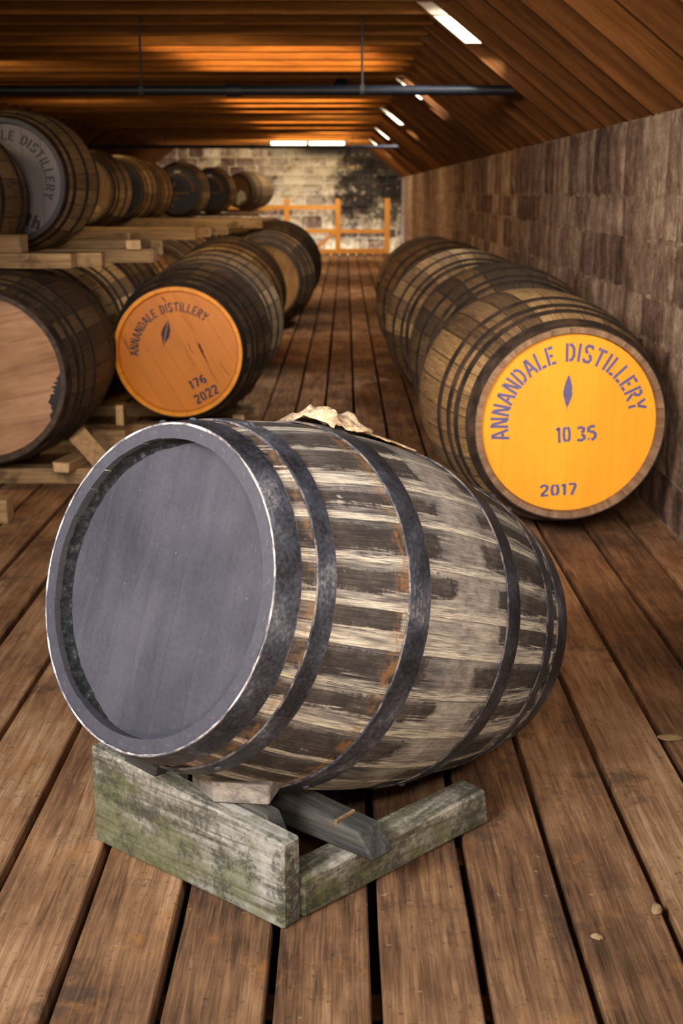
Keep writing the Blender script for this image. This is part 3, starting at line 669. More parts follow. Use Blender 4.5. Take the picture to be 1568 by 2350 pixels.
def lettering(hd, fn, mat, name='lettering'):
    bm = bmesh.new(); fn(bm); bmesh.ops.recalc_face_normals(bm, faces=bm.faces[:])
    for f in bm.faces:
        f.normal_update()
        if f.normal.y > 0: f.normal_flip()
    return link(name, bm_mesh(name, bm, mat), hd)

HOG = (1.0, 0.315, 0.40); REF = (0.95, 0.300, 0.37); ASB = (0.88, 0.265, 0.325); BIG = (1.0, 0.338, 0.39)
H4 = [(0.002, 0.05), (0.10, 0.135), (0.17, 0.20), (0.30, 0.335)]
H3 = [(0.002, 0.045), (0.09, 0.125), (0.27, 0.31)]
H1035 = [(0.002, 0.06), (0.115, 0.145), (0.175, 0.205), (0.265, 0.297)]

# ---- right row, along the stone wall
def marks_1035(hd, Rh):
    y = -0.0006; r6 = rad(4)
    lettering(hd, lambda b: text_arc(b, 'ANNANDALE DISTILLERY', .79 * Rh, .205 * Rh, rad(-103), rad(80), y), M_ink)
    lettering(hd, lambda b: (text_line(b, '10', .0 * Rh - .06 * Rh, -.125 * Rh, .18 * Rh, .17 * Rh, r6, y, .19), text_line(b, '35', .20 * Rh, -.115 * Rh, .17 * Rh, .23 * Rh, r6, y, .19)), M_ink, 'numerals')
    lettering(hd, lambda b: text_line(b, '2017', -.09 * Rh, -.755 * Rh, .135 * Rh, .43 * Rh, rad(2), y, .19), M_ink, 'year_numerals')
    lettering(hd, lambda b: feather(b, -.03 * Rh, .36 * Rh, .36 * Rh, .10 * Rh, rad(-1), y), M_ink, 'feather_emblem')
cask('cask', 'large cask with yellow head stencilled 1035 and 2017, nearest on the right by the wall', 'casks along the right stone wall', (0.735, 4.06, 0.415), -6, 0, HOG, H1035, 30, [M_st_tan, M_st_tan, M_st_brown, M_st_tan], M_yellow, M_chime, 8, 0.0, 0.05, marks_1035, 96, 0.022, 9)
for i, (x, y, z, yw, dm, ms, lab) in enumerate([
    (0.735, 5.17, 0.425, -3, (1.0, 0.325, 0.42), [M_st_dark, M_st_brown], 'dark brown cask directly behind the yellow-headed 1035 cask'),
    (0.69, 6.38, 0.43, -5, (1.0, 0.325, 0.425), [M_st_brown, M_st_tan], 'brown ribbed cask, third along the right stone wall'),
    (0.68, 7.72, 0.435, -6, (1.0, 0.325, 0.42), [M_st_brown], 'brown cask, fourth along the right stone wall'),
    (0.66, 9.15, 0.42, -2, (1.0, 0.32, 0.41), [M_st_dark, M_st_brown], 'greyish cask at the far end of the right row')]):
    cask('cask', lab, 'casks along the right stone wall', (x, y, z), yw, 0, dm, H4, 28, ms, M_hd_brown, M_chime_dark, 7, 0.4, 0.1 * i)

# ---- left row beside the aisle
def marks_176(hd, Rh):
    y = -0.0006
    lettering(hd, lambda b: text_arc(b, 'ANNANDALE DISTILLERY', .745 * Rh, .155 * Rh, rad(-95), rad(41), y), M_ink_dark)
    lettering(hd, lambda b: text_line(b, '176', .31 * Rh, -.50 * Rh, .15 * Rh, .30 * Rh, rad(27), y, .19), M_ink_dark, 'numerals')
    lettering(hd, lambda b: text_line(b, '2022', .45 * Rh, -.71 * Rh, .16 * Rh, .44 * Rh, rad(29), y, .19), M_ink_dark, 'year_numerals')
    lettering(hd, lambda b: feather(b, -.20 * Rh, .32 * Rh, .40 * Rh, .14 * Rh, rad(-13), y, True), M_ink_dark, 'feather_emblem')
    rr = random.Random(2)
    def crack(b, spec):
        for (x0, z0, x1, z1, wd) in [spec]:
            n = 6; A = []; B = []
            dx, dz = x1 - x0, z1 - z0; l = math.hypot(dx, dz); nx_, nz_ = -dz / l, dx / l
            for i in range(n + 1):
                t = i / n; ww = wd * math.sin(PI * min(.95, max(.05, t))) * rr.uniform(.4, 1.2) / 2; j = rr.uniform(-.006, .006)
                A.append(b.verts.new(((x0 + dx * t + nx_ * (ww + j)) * Rh, y, (z0 + dz * t + nz_ * (ww + j)) * Rh))); B.append(b.verts.new(((x0 + dx * t - nx_ * (ww - j)) * Rh, y, (z0 + dz * t - nz_ * (ww - j)) * Rh)))
            for i in range(n): b.faces.new((A[i], A[i + 1], B[i + 1], B[i]))
    for sp in [(.28, .24, .52, -.24, .03), (.16, .16, .26, -.06, .02), (.03, .22, .30, -.33, .008), (.48, -.2, .66, -.55, .012), (.66, -.14, .86, -.40, .012), (.02, .70, .30, .30, .012), (-.25, .92, -.18, .82, .03), (-.95, .28, -.80, -.04, .035), (.34, .18, .44, -.06, .03)]:
        lettering(hd, lambda b, sp=sp: crack(b, sp), M_crack, 'crack')
cask('cask', 'cask with scratched orange head stencilled 176 and 2022, nearest beside the aisle on the left', 'casks beside the aisle on the left', (-0.775, 5.84, 0.43), 3, 0, REF, H4, 28, [M_st_dark, M_st_brown], M_orange, M_orange_rim, 7, rad(-31), 0.0, marks_176, 72, 0.018)
for i, (x, y, z, yw, dm, ms, hm, lab) in enumerate([
    (-0.795, 6.93, 0.41, 3, (0.95, 0.325, 0.405), [M_st_brown], M_hd_brown, 'brown cask directly behind the orange-headed 176 cask'),
    (-0.83, 7.96, 0.412, 2, (0.90, 0.325, 0.407), [M_st_gold, M_st_tan], M_hd_brown, 'golden brown cask, third beside the left of the aisle'),
    (-0.86, 8.95, 0.42, 1, (0.90, 0.33, 0.415), [M_st_dark], M_hd_brown, 'blackened cask between a golden cask and one with a bare pale head'),
    (-0.70, 10.75, 0.415, 3, (0.95, 0.325, 0.41), [M_st_brown, M_st_dark], M_hd_pale, 'cask with a bare pale wooden head facing the aisle, halfway down on the left'),
    (-0.69, 12.15, 0.445, 2, (0.95, 0.35, 0.44), [M_st_dark], M_hd_brown, 'dark cask at the far end of the left aisle row')]):
    cask('cask', lab, 'casks beside the aisle on the left', (x, y, z), yw, 0, dm, H4, 28, ms, hm, M_chime_dark, 7, 0.2, 0.07 * i)

# ---- lower tier of the left rack
def marks_smear(hd, Rh):
    rj = random.Random(12); n = 22; pts = []
    for i in range(n + 1):
        a = rad(100 + 36 * i / n - 14); pts.append((math.sin(a) * Rh * .995, math.cos(a) * Rh * .995))
    for i in range(n, -1, -1):
        t = i / n; a = rad(100 + 36 * t - 14); r = Rh * (1 - 0.13 * math.sin(PI * t) ** .7 * rj.uniform(.45, 1.25)); pts.append((math.sin(a) * r, math.cos(a) * r))
    def f(b):
        vs_ = [b.verts.new((x, -.0006, z)) for x, z in pts]
        for i in range(n): b.faces.new((vs_[i], vs_[i + 1], vs_[2 * n - i], vs_[2 * n + 1 - i]))
    lettering(hd, f, M_ink_black, 'black_smear')
cask('cask', 'big dark cask with a bare pinkish head smeared black, at the lower left', 'casks under the left rack', (-1.42, 4.86, 0.45), 1, 0, BIG, H4, 30, [M_st_dark, M_st_dark, M_st_brown], M_hd_plain, M_chime_dark, 6, rad(78), 0.0, marks_smear, 72)
low = [(-1.56, 5.98, 0.41, (0.95, 0.325, 0.405), [M_st_tan], 'tan cask tucked behind the big dark cask under the rack'),
       (-1.62, 7.02, 0.41, (0.95, 0.325, 0.405), [M_st_brown, M_st_tan], 'third cask back under the left rack, below the beam ends'),
       (-1.66, 8.06, 0.41, (0.95, 0.325, 0.405), [M_st_dark, M_st_brown], 'dark cask fourth back under the left rack'),
       (-1.69, 9.10, 0.41, (0.95, 0.325, 0.405), [M_st_tan, M_st_brown], 'light brown cask fifth back under the left rack'),
       (-1.53, 10.15, 0.41, (0.95, 0.325, 0.405), [M_st_brown], 'brown cask sixth back under the left rack'),
       (-1.53, 11.2, 0.41, (0.95, 0.325, 0.405), [M_st_tan, M_st_brown], 'tan cask seventh back under the left rack'),
       (-1.55, 12.3, 0.41, (0.95, 0.325, 0.405), [M_st_dark], 'dark cask eighth back under the left rack'),
       (-1.10, 13.5, 0.41, (0.95, 0.325, 0.405), [M_st_tan, M_st_brown], 'light brown cask ninth back, near the far end under the left rack'),
       (-1.08, 14.6, 0.41, (0.95, 0.325, 0.405), [M_st_brown], 'farthest brown cask under the left rack')]
for i, (x, y, z, dm, ms, lab) in enumerate(low):
    cask('cask', lab, 'casks under the left rack', (x, y, z), 1, 0, dm, H4, 26, ms, M_hd_brown, M_chime_dark, 6, 0.3, 0.05 * i)

# ---- upper tier of the left rack
def marks_grey(hd, Rh):
    y = -0.0006
    lettering(hd, lambda b: text_arc(b, 'ANNANDALE DISTILLERY', .80 * Rh, .17 * Rh, rad(-75), rad(112), y), M_ink_black)
    lettering(hd, lambda b: feather(b, .02 * Rh, .40 * Rh, .30 * Rh, .05 * Rh, rad(-22), y), M_ink_black, 'feather_emblem')
    lettering(hd, lambda b: text_line(b, 'rth', .40 * Rh, -.66 * Rh, .24 * Rh, .40 * Rh, rad(-22), y, .24), M_ink_black, 'script_lettering')
def marks_navy(hd, Rh):
    y = -0.0006
    lettering(hd, lambda b: text_arc(b, 'ANNANDALE DISTILLERY', .76 * Rh, .15 * Rh, rad(-90), rad(95), y, .14), M_ink_orange)
    lettering(hd, lambda b: feather(b, -.12 * Rh, .28 * Rh, .36 * Rh, .06 * Rh, rad(-18), y), M_ink_orange, 'feather_emblem')
    lettering(hd, lambda b: (text_line(b, '27', -.05 * Rh, -.38 * Rh, .16 * Rh, .26 * Rh, 0, y), text_line(b, '11', -.22 * Rh, -.68 * Rh, .18 * Rh, .16 * Rh, 0, y)), M_ink_orange, 'numerals')
    lettering(hd, lambda b: [stroke(b, [(-.2 + .16 * i, -.12), (-.1 + .16 * i, -.13)], .06, lambda q: (q[0] * Rh, q[1] * Rh), y) for i in range(5)], M_ink_orange, 'faded_lettering')
    link('paper_label', bm_mesh('paper_label', box_bm(-.10 * Rh, .18 * Rh, -.002, .0, .78 * Rh, .89 * Rh), M_label), hd)
def marks_tan(hd, Rh):
    b = box_bm(-.22 * Rh, .22 * Rh, -.002, 0, -.1 * Rh, .1 * Rh); bmesh.ops.transform(b, matrix=Matrix.Translation((.40 * Rh, 0, -.55 * Rh)) @ Matrix.Rotation(rad(25), 4, 'Y'), verts=b.verts[:])
    link('paper_label', bm_mesh('paper_label', b, M_label_tan), hd)
def marks_torn(hd, Rh):
    for pts in ([(-.95, .1), (-.75, .55), (-.4, .62), (-.2, .3), (-.3, -.05), (-.6, -.1), (-.8, -.3)], [(-.1, -.9), (-.05, -.2), (.25, .05), (.55, -.15), (.6, -.6), (.2, -.75), (.1, -.92)]):
        link('torn_label', bm_mesh('torn_label', prism_bm([(x * Rh, -.002, z * Rh) for x, z in pts], [(x * Rh, 0, z * Rh) for x, z in pts]), M_label), hd)
G_UP = 'casks on top of the left rack'
cask('cask', 'tan cask cut off by the left edge of the picture on the upper tier', G_UP, (-1.715, 4.98, 1.125), 2, 0, (0.86, 0.265, 0.325), H3, 26, [M_st_tan, M_st_brown], M_hd_brown, M_chime_dark, 6, 0.2)
cask('cask', 'cask with a grey stencilled head ending in rth on the upper tier', G_UP, (-1.56, 5.95, 1.195), -1, 0, (0.88, 0.278, 0.335), H3, 28, [M_st_gold, M_st_tan], M_greyhead, M_navy, 6, 0.0, 0.0, marks_grey, 72)
for i, (x, y, z, yw, dm, ms, hm, mk, lab) in enumerate([
    (-2.10, 10.3, 1.165, 0, ASB, [M_st_tan, M_st_brown], M_hd_brown, marks_tan, 'cask with a bare brown head and a tan paper label on the upper tier'),
    (-2.13, 12.0, 1.165, -1, ASB, [M_st_gold], M_navy, None, 'golden-sided cask with a plain navy head on the upper tier'),
    (-2.20, 13.6, 1.16, 0, ASB, [M_st_gold, M_st_tan], M_navy, None, 'golden-sided cask just behind the plain navy-headed one'),
    (-1.93, 14.9, 1.165, 0, ASB, [M_st_dark, M_st_brown], M_navy, marks_navy, 'dark-sided cask with orange stencilling on its navy head'),
    (-1.93, 18.4, 1.165, 2, ASB, [M_st_dark, M_st_brown], M_navy, marks_navy, 'smaller navy-headed cask second from the far end of the upper tier'),
    (-1.83, 22.0, 1.165, 22, ASB, [M_st_dark], M_hd_brown, marks_torn, 'farthest upper cask, with torn white labels on its bare head')]):
    cask('cask', lab, G_UP, (x, y, z), yw, 0, dm, H3, 26, ms, hm, M_chime_dark, 6, 0.1, 0.1 * i, mk)

# ---- dunnage timbers
def timber_thing(name, label, group, x0, x1, y0, y1, z0, z1, mat=M_dunnage, ends=True, rotz=0.0):
    cx, cy = (x0 + x1) / 2, (y0 + y1) / 2
    bm = box_bm(x0 - cx, x1 - cx, y0 - cy, y1 - cy, 0, z1 - z0, 0.003, 1, 0.002)
    me = bm_mesh(name, bm, [mat, M_endgrain])
    if ends:
        ax = 0 if (x1 - x0) > (y1 - y0) else 1
        for p in me.polygons:
            if abs(p.normal[ax]) > 0.9: p.material_index = 1
    o = link(name, me, None, (cx, cy, z0), (0, 0, rotz)); return tag(o, label, 'timber', group)
GB = 'timbers between the cask tiers'
ZB = 0.845
timber_thing('dunnage_beam', 'front lower beam on top of the big dark cask at far left', GB, -2.7, -1.12, 5.25, 5.34, ZB, ZB + .06)
timber_thing('dunnage_beam', 'slightly longer beam just behind the front lower beam', GB, -2.7, -1.02, 5.38, 5.47, ZB, ZB + .058)
timber_thing('dunnage_beam', 'short upper beam stacked on the front lower beam at far left', GB, -2.7, -1.33, 5.28, 5.40, ZB + .06, ZB + .135)
timber_thing('dunnage_beam', 'long beam whose pale end stops above the orange-headed cask', GB, -2.7, -0.93, 6.25, 6.36, ZB - .03, ZB + .035)
timber_thing('dunnage_beam', 'beam under the grey-headed cask, behind the small end block', GB, -2.7, -0.94, 6.55, 6.64, ZB - .01, ZB + .065)
timber_thing('dunnage_block', 'small wood block with its pale end grain facing the camera on a beam', GB, -1.06, -0.985, 6.22, 6.5, ZB + .035, ZB + .08, M_dunnage_y)
timber_thing('dunnage_beam', 'beam crossing under the brown-headed upper cask', GB, -2.9, -1.0, 8.6, 8.7, ZB - .01, ZB + .075)
timber_thing('dunnage_beam', 'shorter beam with a pale end behind the fourth rack cask', GB, -2.9, -1.35, 8.0, 8.09, ZB - .01, ZB + .06)
timber_thing('dunnage_beam', 'beam in front of the brown-headed upper cask', GB, -2.9, -1.1, 10.45, 10.55, ZB - .05, ZB + .015)
timber_thing('dunnage_beam', 'beam behind the brown-headed upper cask', GB, -2.9, -1.0, 10.95, 11.05, ZB - .05, ZB + .015)
timber_thing('dunnage_beam', 'pale beam below the golden-sided navy-headed cask', GB, -3.0, -0.78, 12.15, 12.25, ZB - .03, ZB + .06)
timber_thing('dunnage_beam', 'dark far beam end above the farthest rack cask', GB, -3.0, -0.68, 13.1, 13.2, ZB, ZB + .05)
for y, lab in [(13.9, 'far beam under the second golden-sided cask'), (15.1, 'far beam under the front of the orange-stencilled navy cask'), (15.6, 'far beam under the back of the orange-stencilled navy cask'), (18.8, 'far beam under the smaller navy-headed cask'), (22.4, 'farthest beam, under the torn-label cask')]:
    timber_thing('dunnage_beam', lab, GB, -3.0, -1.25, y, y + .1, ZB - .04, ZB + .01)
GR = 'timbers on the floor under the casks'
timber_thing('floor_runner', 'long runner timber across the floor in front of the big dark cask', GR, -2.6, -0.48, 5.0, 5.09, 0.0, 0.062)
timber_thing('floor_runner', 'runner timber under the back of the big dark cask', GR, -2.6, -0.98, 5.6, 5.69, 0.0, 0.062)
timber_thing('floor_runner', 'runner timber under the front of the orange-headed cask', GR, -1.35, -0.46, 6.02, 6.11, 0.0, 0.06)
timber_thing('floor_runner', 'runner timber under the back of the orange-headed cask', GR, -1.35, -0.46, 6.58, 6.67, 0.0, 0.06)
timber_thing('floor_runner', 'pale sawn beam end on the floor at the left edge of the picture', GR, -2.4, -1.205, 4.36, 4.45, 0.0, 0.085)
timber_thing('offcut', 'offcut lying on the runner with its square end facing the camera', GR, -1.135, -1.065, 4.92, 5.25, 0.063, 0.105, M_dunnage_y, True, rad(-12))
o = timber_thing('offcut', 'flat offcut leaning steeply against the offcut beside the big dark cask', GR, -0.04, 0.04, -0.02, 0.02, 0, 0.16, M_dunnage_y, False); o.location = (-0.99, 5.045, 0.078); o.rotation_euler = (0, rad(-38), rad(20))
timber_thing('offcut', 'squat block standing in the dark left of the orange-headed cask', GR, -1.13, -0.98, 5.55, 5.66, 0.0, 0.12, M_dunnage)
timber_thing('offcut', 'upright block in shadow behind the squat block', GR, -1.06, -1.02, 5.75, 5.83, 0.0, 0.2, M_dunnage)
timber_thing('chock', 'small pale chock by the right side of the orange-headed cask', GR, -0.575, -0.515, 6.36, 6.50, 0.0, 0.05, M_dunnage_y)
# upright packers that carry the upper tier where the lower casks stop short
for y in (13.9, 15.1, 15.6, 18.8, 22.4): pass

# ================================================================== FOREGROUND CASK
FL, FR, FRB = 0.868, 0.264, 0.3295
FC = Vector((-0.3110, 1.9329, 0.5368)); fy, ft = 41.616, 19.105
fa = Vector((math.sin(rad(fy)) * math.cos(rad(ft)), math.cos(rad(fy)) * math.cos(rad(ft)), -math.sin(rad(ft))))
frot = Matrix.Rotation(-rad(fy), 4, 'Z') @ Matrix.Rotation(-rad(ft), 4, 'X')
fc = empty('cask', (0, 0, 0)); fc.matrix_basis = Matrix.Translation(FC + fa * FL / 2 + frot.to_3x3() @ Vector((0, 0, -FRB))) @ frot
tag(fc, 'weathered grey cask with blank slate head and black hoops, propped on the mossy cradle', 'cask')
CT = (0, 0, FRB); RC = 0.03
rr = random.Random(11); N = 28; ws = [rr.uniform(.8, 1.2) for _ in range(N)]; tot = sum(ws); a0 = 0.0
for wv in ws:
    wd = wv / tot * 2 * PI
    link('stave', stave_mesh(FL, FR, FRB, wd, 0.024, 24, 4, [M_stave_front, M_slate], True, 0.00003, rr.uniform(-.0012, .0012), RC, 0.002), fc, CT, (0, a0 + wd / 2, 0)); a0 += wd
HF = [(0.0, 0.044), (0.073, 0.107), (0.261, 0.311), (0.550, 0.597), (0.735, 0.770), (0.800, 0.868)]
def rivet_mesh(r):
    bm = bmesh.new(); bmesh.ops.create_uvsphere(bm, u_segments=10, v_segments=6, radius=r)
    for v in bm.verts: v.co.z = max(v.co.z, -0.001) * 0.7
    return bm_mesh('rivet', bm, M_rivet, rad(60))
RV = rivet_mesh(0.0075)
for i, (s0, s1) in enumerate(HF):
    h = link('hoop', hoop_mesh(FL, FR, FRB, s0, s1, 128, M_hoop_front, 0.0012, 0.0048), fc, CT)
    for ang_, fq in [((-14, .5), (-4, .5)), ((8, .35), (8, .65)), ((158, .4), (172, .6)), ((150, .3), (163, .7)), ((20, .5), (28, .5)), ((200, .5), (210, .5))][i]  and [(([-16, -4], [9, 9], [162, 150], [150, 163], [20, 28], [200, 210])[i][k], (.35, .65)[k]) for k in (0, 1)]:
        s = s0 + (s1 - s0) * fq; r = prof(s, FL, FR, FRB) + 0.0046; a = rad(ang_)
        link('rivet', RV, h, (math.sin(a) * r, s - FL / 2, math.cos(a) * r), (0, a, 0))
for ang_ in (150, 168):      # rivets seen at the underside of the second hoop
    s = 0.09; r = prof(s, FL, FR, FRB) + 0.0046; a = rad(ang_); link('rivet', RV, [o for o in fc.children if o.name.startswith('hoop')][1], (math.sin(a) * r, s - FL / 2, math.cos(a) * r), (0, a, 0))
def torus_ring(r0, y, w, t, seg=128, name='ring', mat=None, jit=0.0):
    V = []; Fc = []; q = 6; rj = random.Random(5)
    for k in range(seg):
        a = 2 * PI * k / seg; j = rj.uniform(-jit, jit)
        for m in range(q):
            b = 2 * PI * m / q; r = r0 + math.cos(b) * (t + j); V.append((math.sin(a) * r, y + math.sin(b) * w, math.cos(a) * r))
    for k in range(seg):
        for m in range(q): Fc.append((k * q + m, k * q + (m + 1) % q, ((k + 1) % seg) * q + (m + 1) % q, ((k + 1) % seg) * q + m))
    return mesh(name, V, Fc, mat, None, None, rad(80))
link('worn_hoop_edge', torus_ring(FR + 0.0022, -FL / 2 + 0.0005, 0.0014, 0.0018, 160, 'worn_hoop_edge', M_edge, 0.0007), fc, CT)
FRH = prof(RC, FL, FR, FRB) - 0.0275
hd = link('head', bm_mesh('head', prism_bm([(math.cos(t) * FRH, .004, math.sin(t) * FRH) for t in [2 * PI * i / 64 for i in range(64)]], [(math.cos(t) * FRH, .02, math.sin(t) * FRH) for t in [2 * PI * i / 64 for i in range(64)]]), M_slate), fc, (0, -FL / 2 + RC, FRB))
for b in board_meshes(FRH, 7, 0.016, M_slate, 0.00012): link('head_board', b, hd)
# blackened, mossy groove between the head and the chime, bare of paint over the left side
def croze():
    V = []; Fc = []; uvn = 70; rj = random.Random(8); a0_, a1_ = rad(-168), rad(4)
    for k in range(uvn + 1):
        t = k / uvn; a = a0_ + (a1_ - a0_) * t; e = min(1, math.sin(PI * min(1, max(0, t))) * 3); j = rj.uniform(-.0012, .0012)
        ri, ro = FRH - 0.0125 * e + j, FRH + 0.004
        for (r, y) in ((ro, 0.001 - 0.017 * e + j), (FRH - 0.002, -0.016 * e - 0.0008 + j), (FRH - 0.005 * e, -0.004 - j), (ri, -0.0006)): V.append((math.sin(a) * r, y, math.cos(a) * r))
    for k in range(uvn):
        for m in range(3): Fc.append((k * 4 + m, k * 4 + m + 1, k * 4 + 5 + m, k * 4 + 4 + m))
    return mesh('croze_groove', V, Fc, M_croze, None, None, rad(60))
link('croze_groove', croze(), fc, (0, -FL / 2 + RC, FRB))['label'] = 'blackened mossy groove round the slate head'
bh = link('head', hd.data, fc, (0, FL / 2 - RC, FRB), (0, 0, PI))

# ---- burlap on the bung
def burlap():
    nu, nv = 46, 16; V = []; Fc = []; rj = random.Random(3)
    for i in range(nu + 1):
        for j in range(nv + 1):
            u = i / nu; v = j / nv
            s = 0.285 + u * 0.245 + 0.012 * noise.noise(Vector((u * 7, v * 3, 1))); a = rad(-14 + v * 24 + 5 * noise.noise(Vector((u * 5, v * 2, 4))))
            env = math.exp(-((u - 0.09) / 0.075) ** 2) * 0.044 + math.exp(-((u - 0.34) / 0.12) ** 2) * 0.046 + 0.004
            h = env * (0.55 + 0.55 * noise.noise(Vector((u * 5, v * 3.2, 2))) + 0.35 * noise.noise(Vector((u * 15, v * 8, 7)))) * (math.sin(PI * (0.05 + 0.9 * v)) ** 0.6)
            r = prof(s, FL, FR, FRB) + 0.004 + max(0.0, h)
            V.append((math.sin(a) * r, s - FL / 2, math.cos(a) * r + rj.uniform(-.0008, .0008)))
    for i in range(nu):
        for j in range(nv): q = i * (nv + 1) + j; Fc.append((q, q + 1, q + nv + 2, q + nv + 1))
    me = mesh('bung_cloth', V, Fc, M_burlap, None, None, rad(180)); return me
bc = link('bung_cloth', burlap()); bc.matrix_basis = fc.matrix_basis @ Matrix.Translation(CT)
sm_ = bc.modifiers.new('thick', 'SOLIDIFY'); sm_.thickness = 0.003; sm_.offset = 1
tag(bc, 'crumpled tan burlap scrap on top of the weathered cask', 'cloth')

# ---- cradle under the foreground cask
P0, P1 = Vector((-0.457, 2.092, 0)), Vector((-0.098, 1.80, 0))
cw = (P1 - P0).normalized(); cb = Vector((-cw.y, cw.x, 0)); cl = (P1 - P0).length; TB = 0.042
cr = empty('cask_cradle', P0, (0, 0, math.atan2(cw.y, cw.x))); tag(cr, 'mossy grey timber cradle carrying the raised front end of the weathered cask', 'cradle')
def subdiv(bm, cuts=3, amp=0.0012, seed=1):
    bmesh.ops.subdivide_edges(bm, edges=bm.edges[:], cuts=cuts, use_grid_fill=True)
    for v in bm.verts: v.co += noise.noise_vector(v.co * 30 + Vector((seed, 0, 0))) * amp
    return bm
HL, HR = 0.188, 0.152
def hz(x): return HL + (HR - HL) * x / cl
link('front_board', bm_mesh('front_board', subdiv(prism_bm([(0, 0, 0), (cl, 0, 0), (cl, TB, 0), (0, TB, 0)], [(0, 0, HL), (cl, 0, HR), (cl, TB, HR), (0, TB, HL)], 0.004)), M_moss), cr)
# cleat with a bevelled end behind the board's right end
link('cleat', bm_mesh('cleat', prism_bm([(cl - .17, TB, .08), (cl - .03, TB, .08), (cl - .03, TB + .035, .08), (cl - .17, TB + .035, .08)], [(cl - .17, TB, hz(cl - .17) + .006), (cl - .075, TB, hz(cl - .06) + .006), (cl - .075, TB + .035, hz(cl - .06) + .003), (cl - .17, TB + .035, hz(cl - .17) + .004)], 0.003), M_greyboard), cr)
# side beams
def local(p): d = Vector(p) - P0; return Vector((d.dot(cw), d.dot(cb), d.z))
b0, b1 = local((-0.068, 1.832, 0)), local((0.272, 2.160, 0)); bd = (b1 - b0).normalized(); bn = Vector((-bd.y, bd.x, 0)) * 0.062
def beam(off):
    q0, q1 = b0 + off, b1 + off; h = Vector((0, 0, 0.074))
    return subdiv(prism_bm([q0, q1, q1 + bn, q0 + bn], [q0 + h, q1 + h - bd * 0.012, q1 + bn + h - bd * 0.012, q0 + bn + h], 0.006), 3, 0.0015, 5)
link('side_beam', bm_mesh('side_beam', beam(Vector((0, 0, 0))), M_moss_y), cr)
link('side_beam', bm_mesh('side_beam', beam(Vector((-cl + 0.07, 0, 0))), M_moss_y), cr)
# cross member lying on the side beams, notched near its end
m1 = local((0.048, 1.880, 0)); ml = cl - 0.02
def cross():
    x1, y0, y1, z0, z1 = m1.x, m1.y, m1.y + 0.058, 0.075, 0.118
    bm = prism_bm([(x1 - ml, y0, z0), (x1, y0, z0), (x1, y1, z0), (x1 - ml, y1, z0)], [(x1 - ml, y0, z1 + .035), (x1 - .035, y0, z1), (x1 - .035, y1, z1), (x1 - ml, y1, z1 + .035)], 0.004)
    return subdiv(bm, 3, 0.0015, 9)
link('cross_member', bm_mesh('cross_member', cross(), M_greyboard), cr)
link('notch', bm_mesh('notch', box_bm(m1.x - .085, m1.x - .079, m1.y - .001, m1.y + .05, .112, .1265, .001), M_dunnage), cr)
# weathered chock between board and cask
def chock_bm():
    c = [Vector((-0.218, 1.915, 0)), Vector((-0.125, 1.905, 0)), Vector((-0.105, 1.985, 0)), Vector((-0.262, 1.985, 0))]
    c = [local(p) for p in c]; z0 = 0.166
    z = [z0, z0, z0, z0]; t = [.037, .036, .030, .034]
    return subdiv(prism_bm([c[i] + Vector((0, 0, z[i])) for i in range(4)], [c[i] + Vector((0, 0, z[i] + t[i])) for i in range(4)], 0.003), 2, 0.001, 3)
ck = link('chock', bm_mesh('chock', chock_bm(), M_chock)); ck.matrix_basis = cr.matrix_basis.copy() if False else Matrix.Translation(P0) @ Matrix.Rotation(math.atan2(cw.y, cw.x), 4, 'Z')
tag(ck, 'bleached grey wood chock wedged between the mossy board and the weathered cask', 'chock')
wd_ = link('wedge', bm_mesh('wedge', prism_bm([(.085, .004, hz(.085) - .002), (.165, .004, hz(.165) - .002), (.165, .07, hz(.165) - .002), (.085, .07, hz(.085) - .002)], [(.085, .008, hz(.085) + .036), (.165, .008, hz(.165) + .030), (.165, .07, hz(.165) + .022), (.085, .07, hz(.085) + .03)], 0.003), M_greyboard)); wd_.matrix_basis = ck.matrix_basis.copy()
tag(wd_, 'dark mossy wedge under the rim of the weathered cask, left of the bleached chock', 'wedge')

# ================================================================== SERVICES, RAILING
def pipe(y, z, x1, r, rods, zt, label, rod_r=0.006):
    p = empty('sprinkler_pipe', ((XL + x1) / 2, y, z)); cx = (XL + x1) / 2; tag(p, label, 'pipe', 'black pipes across the roof')
    link('tube', bm_mesh('tube', cyl_bm((XL - cx, 0, 0), (x1 - cx, 0, 0), r, 20), M_black, rad(40)), p)
    for x in rods[0]: link('coupling', bm_mesh('coupling', cyl_bm((x - cx - .04, 0, 0), (x - cx + .04, 0, 0), r * 1.3, 20), M_black, rad(40)), p)
    for x in rods[1]:
        h = link('hanger_rod', bm_mesh('hanger_rod', cyl_bm((x - cx, 0, 0), (x - cx, 0, zt - z), rod_r, 8), M_rod), p)
        link('clamp', bm_mesh('clamp', cyl_bm((x - cx - .012, 0, 0), (x - cx + .012, 0, 0), r * 1.15, 20), M_rod, rad(40)), h)
pipe(6.8, 1.653, 0.86, 0.0245, ([-0.57], [-1.045, 0.085]), 2.02, 'black sprinkler pipe on hanger rods crossing the roof, nearer of the two')
pipe(18.3, 1.756, 0.80, 0.0245, ([-1.3], [-2.5, 0.1]), 2.02, 'far black pipe crossing the roof just in front of the tube light')
lm = empty('bulkhead_lamp', (-0.03, 10.28, 1.93)); tag(lm, 'dark dome lamp fixed under a collar beam above the aisle', 'lamp')
b_ = bmesh.new(); bmesh.ops.create_uvsphere(b_, u_segments=20, v_segments=10, radius=0.068)
for v in b_.verts: v.co.z = max(v.co.z, 0) * 1.0
link('dome', bm_mesh('dome', b_, M_black, rad(50)), lm)
link('base', bm_mesh('base', cyl_bm((0, 0, -0.02), (0, 0, 0.004), 0.07, 20), M_rod, rad(40)), lm)
tf = empty('tube_light', (-0.64, 22.0, 1.93)); tag(tf, 'bright fluorescent tube light under the far end of the ceiling', 'lamp')
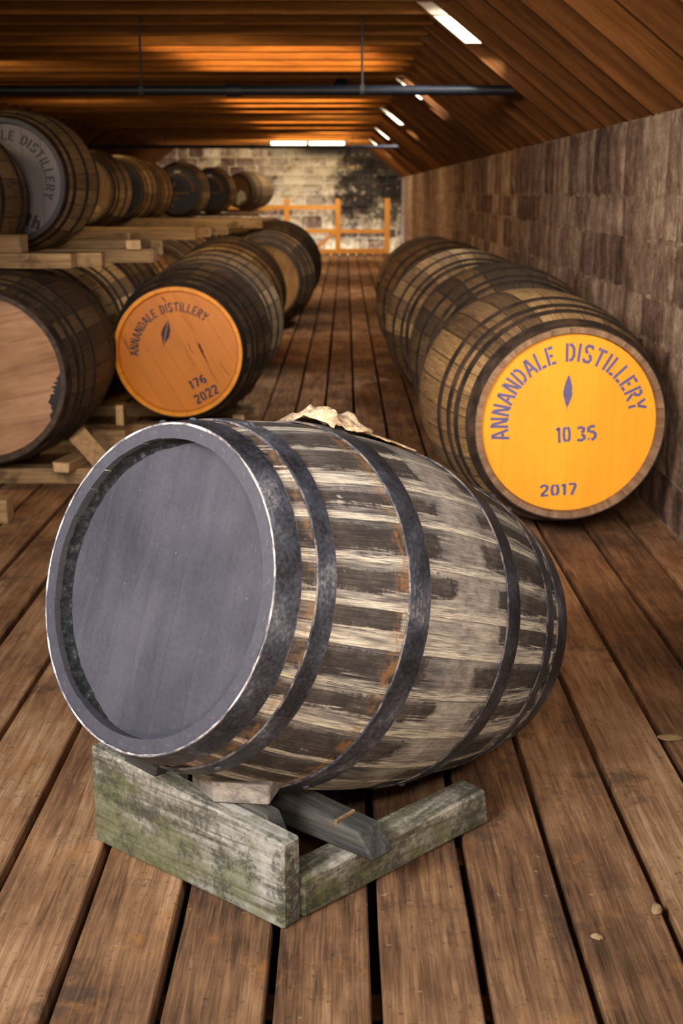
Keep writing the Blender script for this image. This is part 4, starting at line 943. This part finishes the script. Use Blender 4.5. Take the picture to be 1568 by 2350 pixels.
link('housing', bm_mesh('housing', box_bm(-.66, .70, -.04, .06, .028, .055, .004), M_frame), tf)
for x0, x1 in ((-.60, -.02), (.04, .62)):
    link('tube', bm_mesh('tube', cyl_bm((x0, -0.02, 0.0), (x1, -0.02, 0.0), 0.026, 12), M_tube, rad(40)), tf)
l = area('tube_glow', (-0.64, 22.05, 1.88), (-0.5, 26.4, 0.95), 1.2, 0.06, 95, (1.0, 0.76, 0.42)); 
rl = empty('guard_rail', (0, 24.8, 0)); tag(rl, 'orange pine guard railing across the far end of the aisle', 'railing')
for x, z1 in ((-1.12, 1.02), (-.145, 1.02), (.80, 1.03)):
    box('post', x - .05, x + .05, -.05, .05, 0, z1, M_rail_z, rl, .004)
for n_, x0, x1, z0, z1 in (('top_rail', -2.6, -1.17, .82, .90), ('top_rail', -1.07, -.195, .82, .90), ('lower_rail', -1.07, -.195, .38, .46), ('lower_rail', -.095, .75, .38, .45), ('bottom_rail', -1.07, -.195, 0.0, .08), ('bottom_rail', -.095, .75, 0.0, .09)):
    box(n_, x0, x1, -.03, .03, z0, z1, M_rail, rl, .003)
link('brace', bm_mesh('brace', prism_bm([(-.62, -.025, .08), (-.54, -.025, .08), (-.195, -.025, .36), (-.195, -.025, .28 + .16)], [(-.62, .025, .08), (-.54, .025, .08), (-.195, .025, .36), (-.195, .025, .44)]), M_rail), rl)
for i, (x, y, s) in enumerate([(0.705, 2.54, .028), (0.515, 1.862, .016), (0.40, 1.78, .010)]):
    b = bmesh.new(); bmesh.ops.create_icosphere(b, subdivisions=2, radius=1)
    for v in b.verts:
        k = 1 + .45 * noise.noise(v.co * 2.2 + Vector((i * 9, 0, 0))); v.co = Vector((v.co.x * s * k, v.co.y * s * .6 * k, max(-.2, v.co.z) * .006 * k + .0024))
    o = link('wood_chip', bm_mesh('wood_chip', b, M_dunnage, rad(40)), None, (x, y, .0), (0, 0, i * 1.3))
    tag(o, ['orange wood chip on the floor near the right edge', 'small wood chip on a plank at the lower right', 'tiny wood chip on the floor beside the lower right planks'][i], 'wood chip', 'wood chips on the floor')
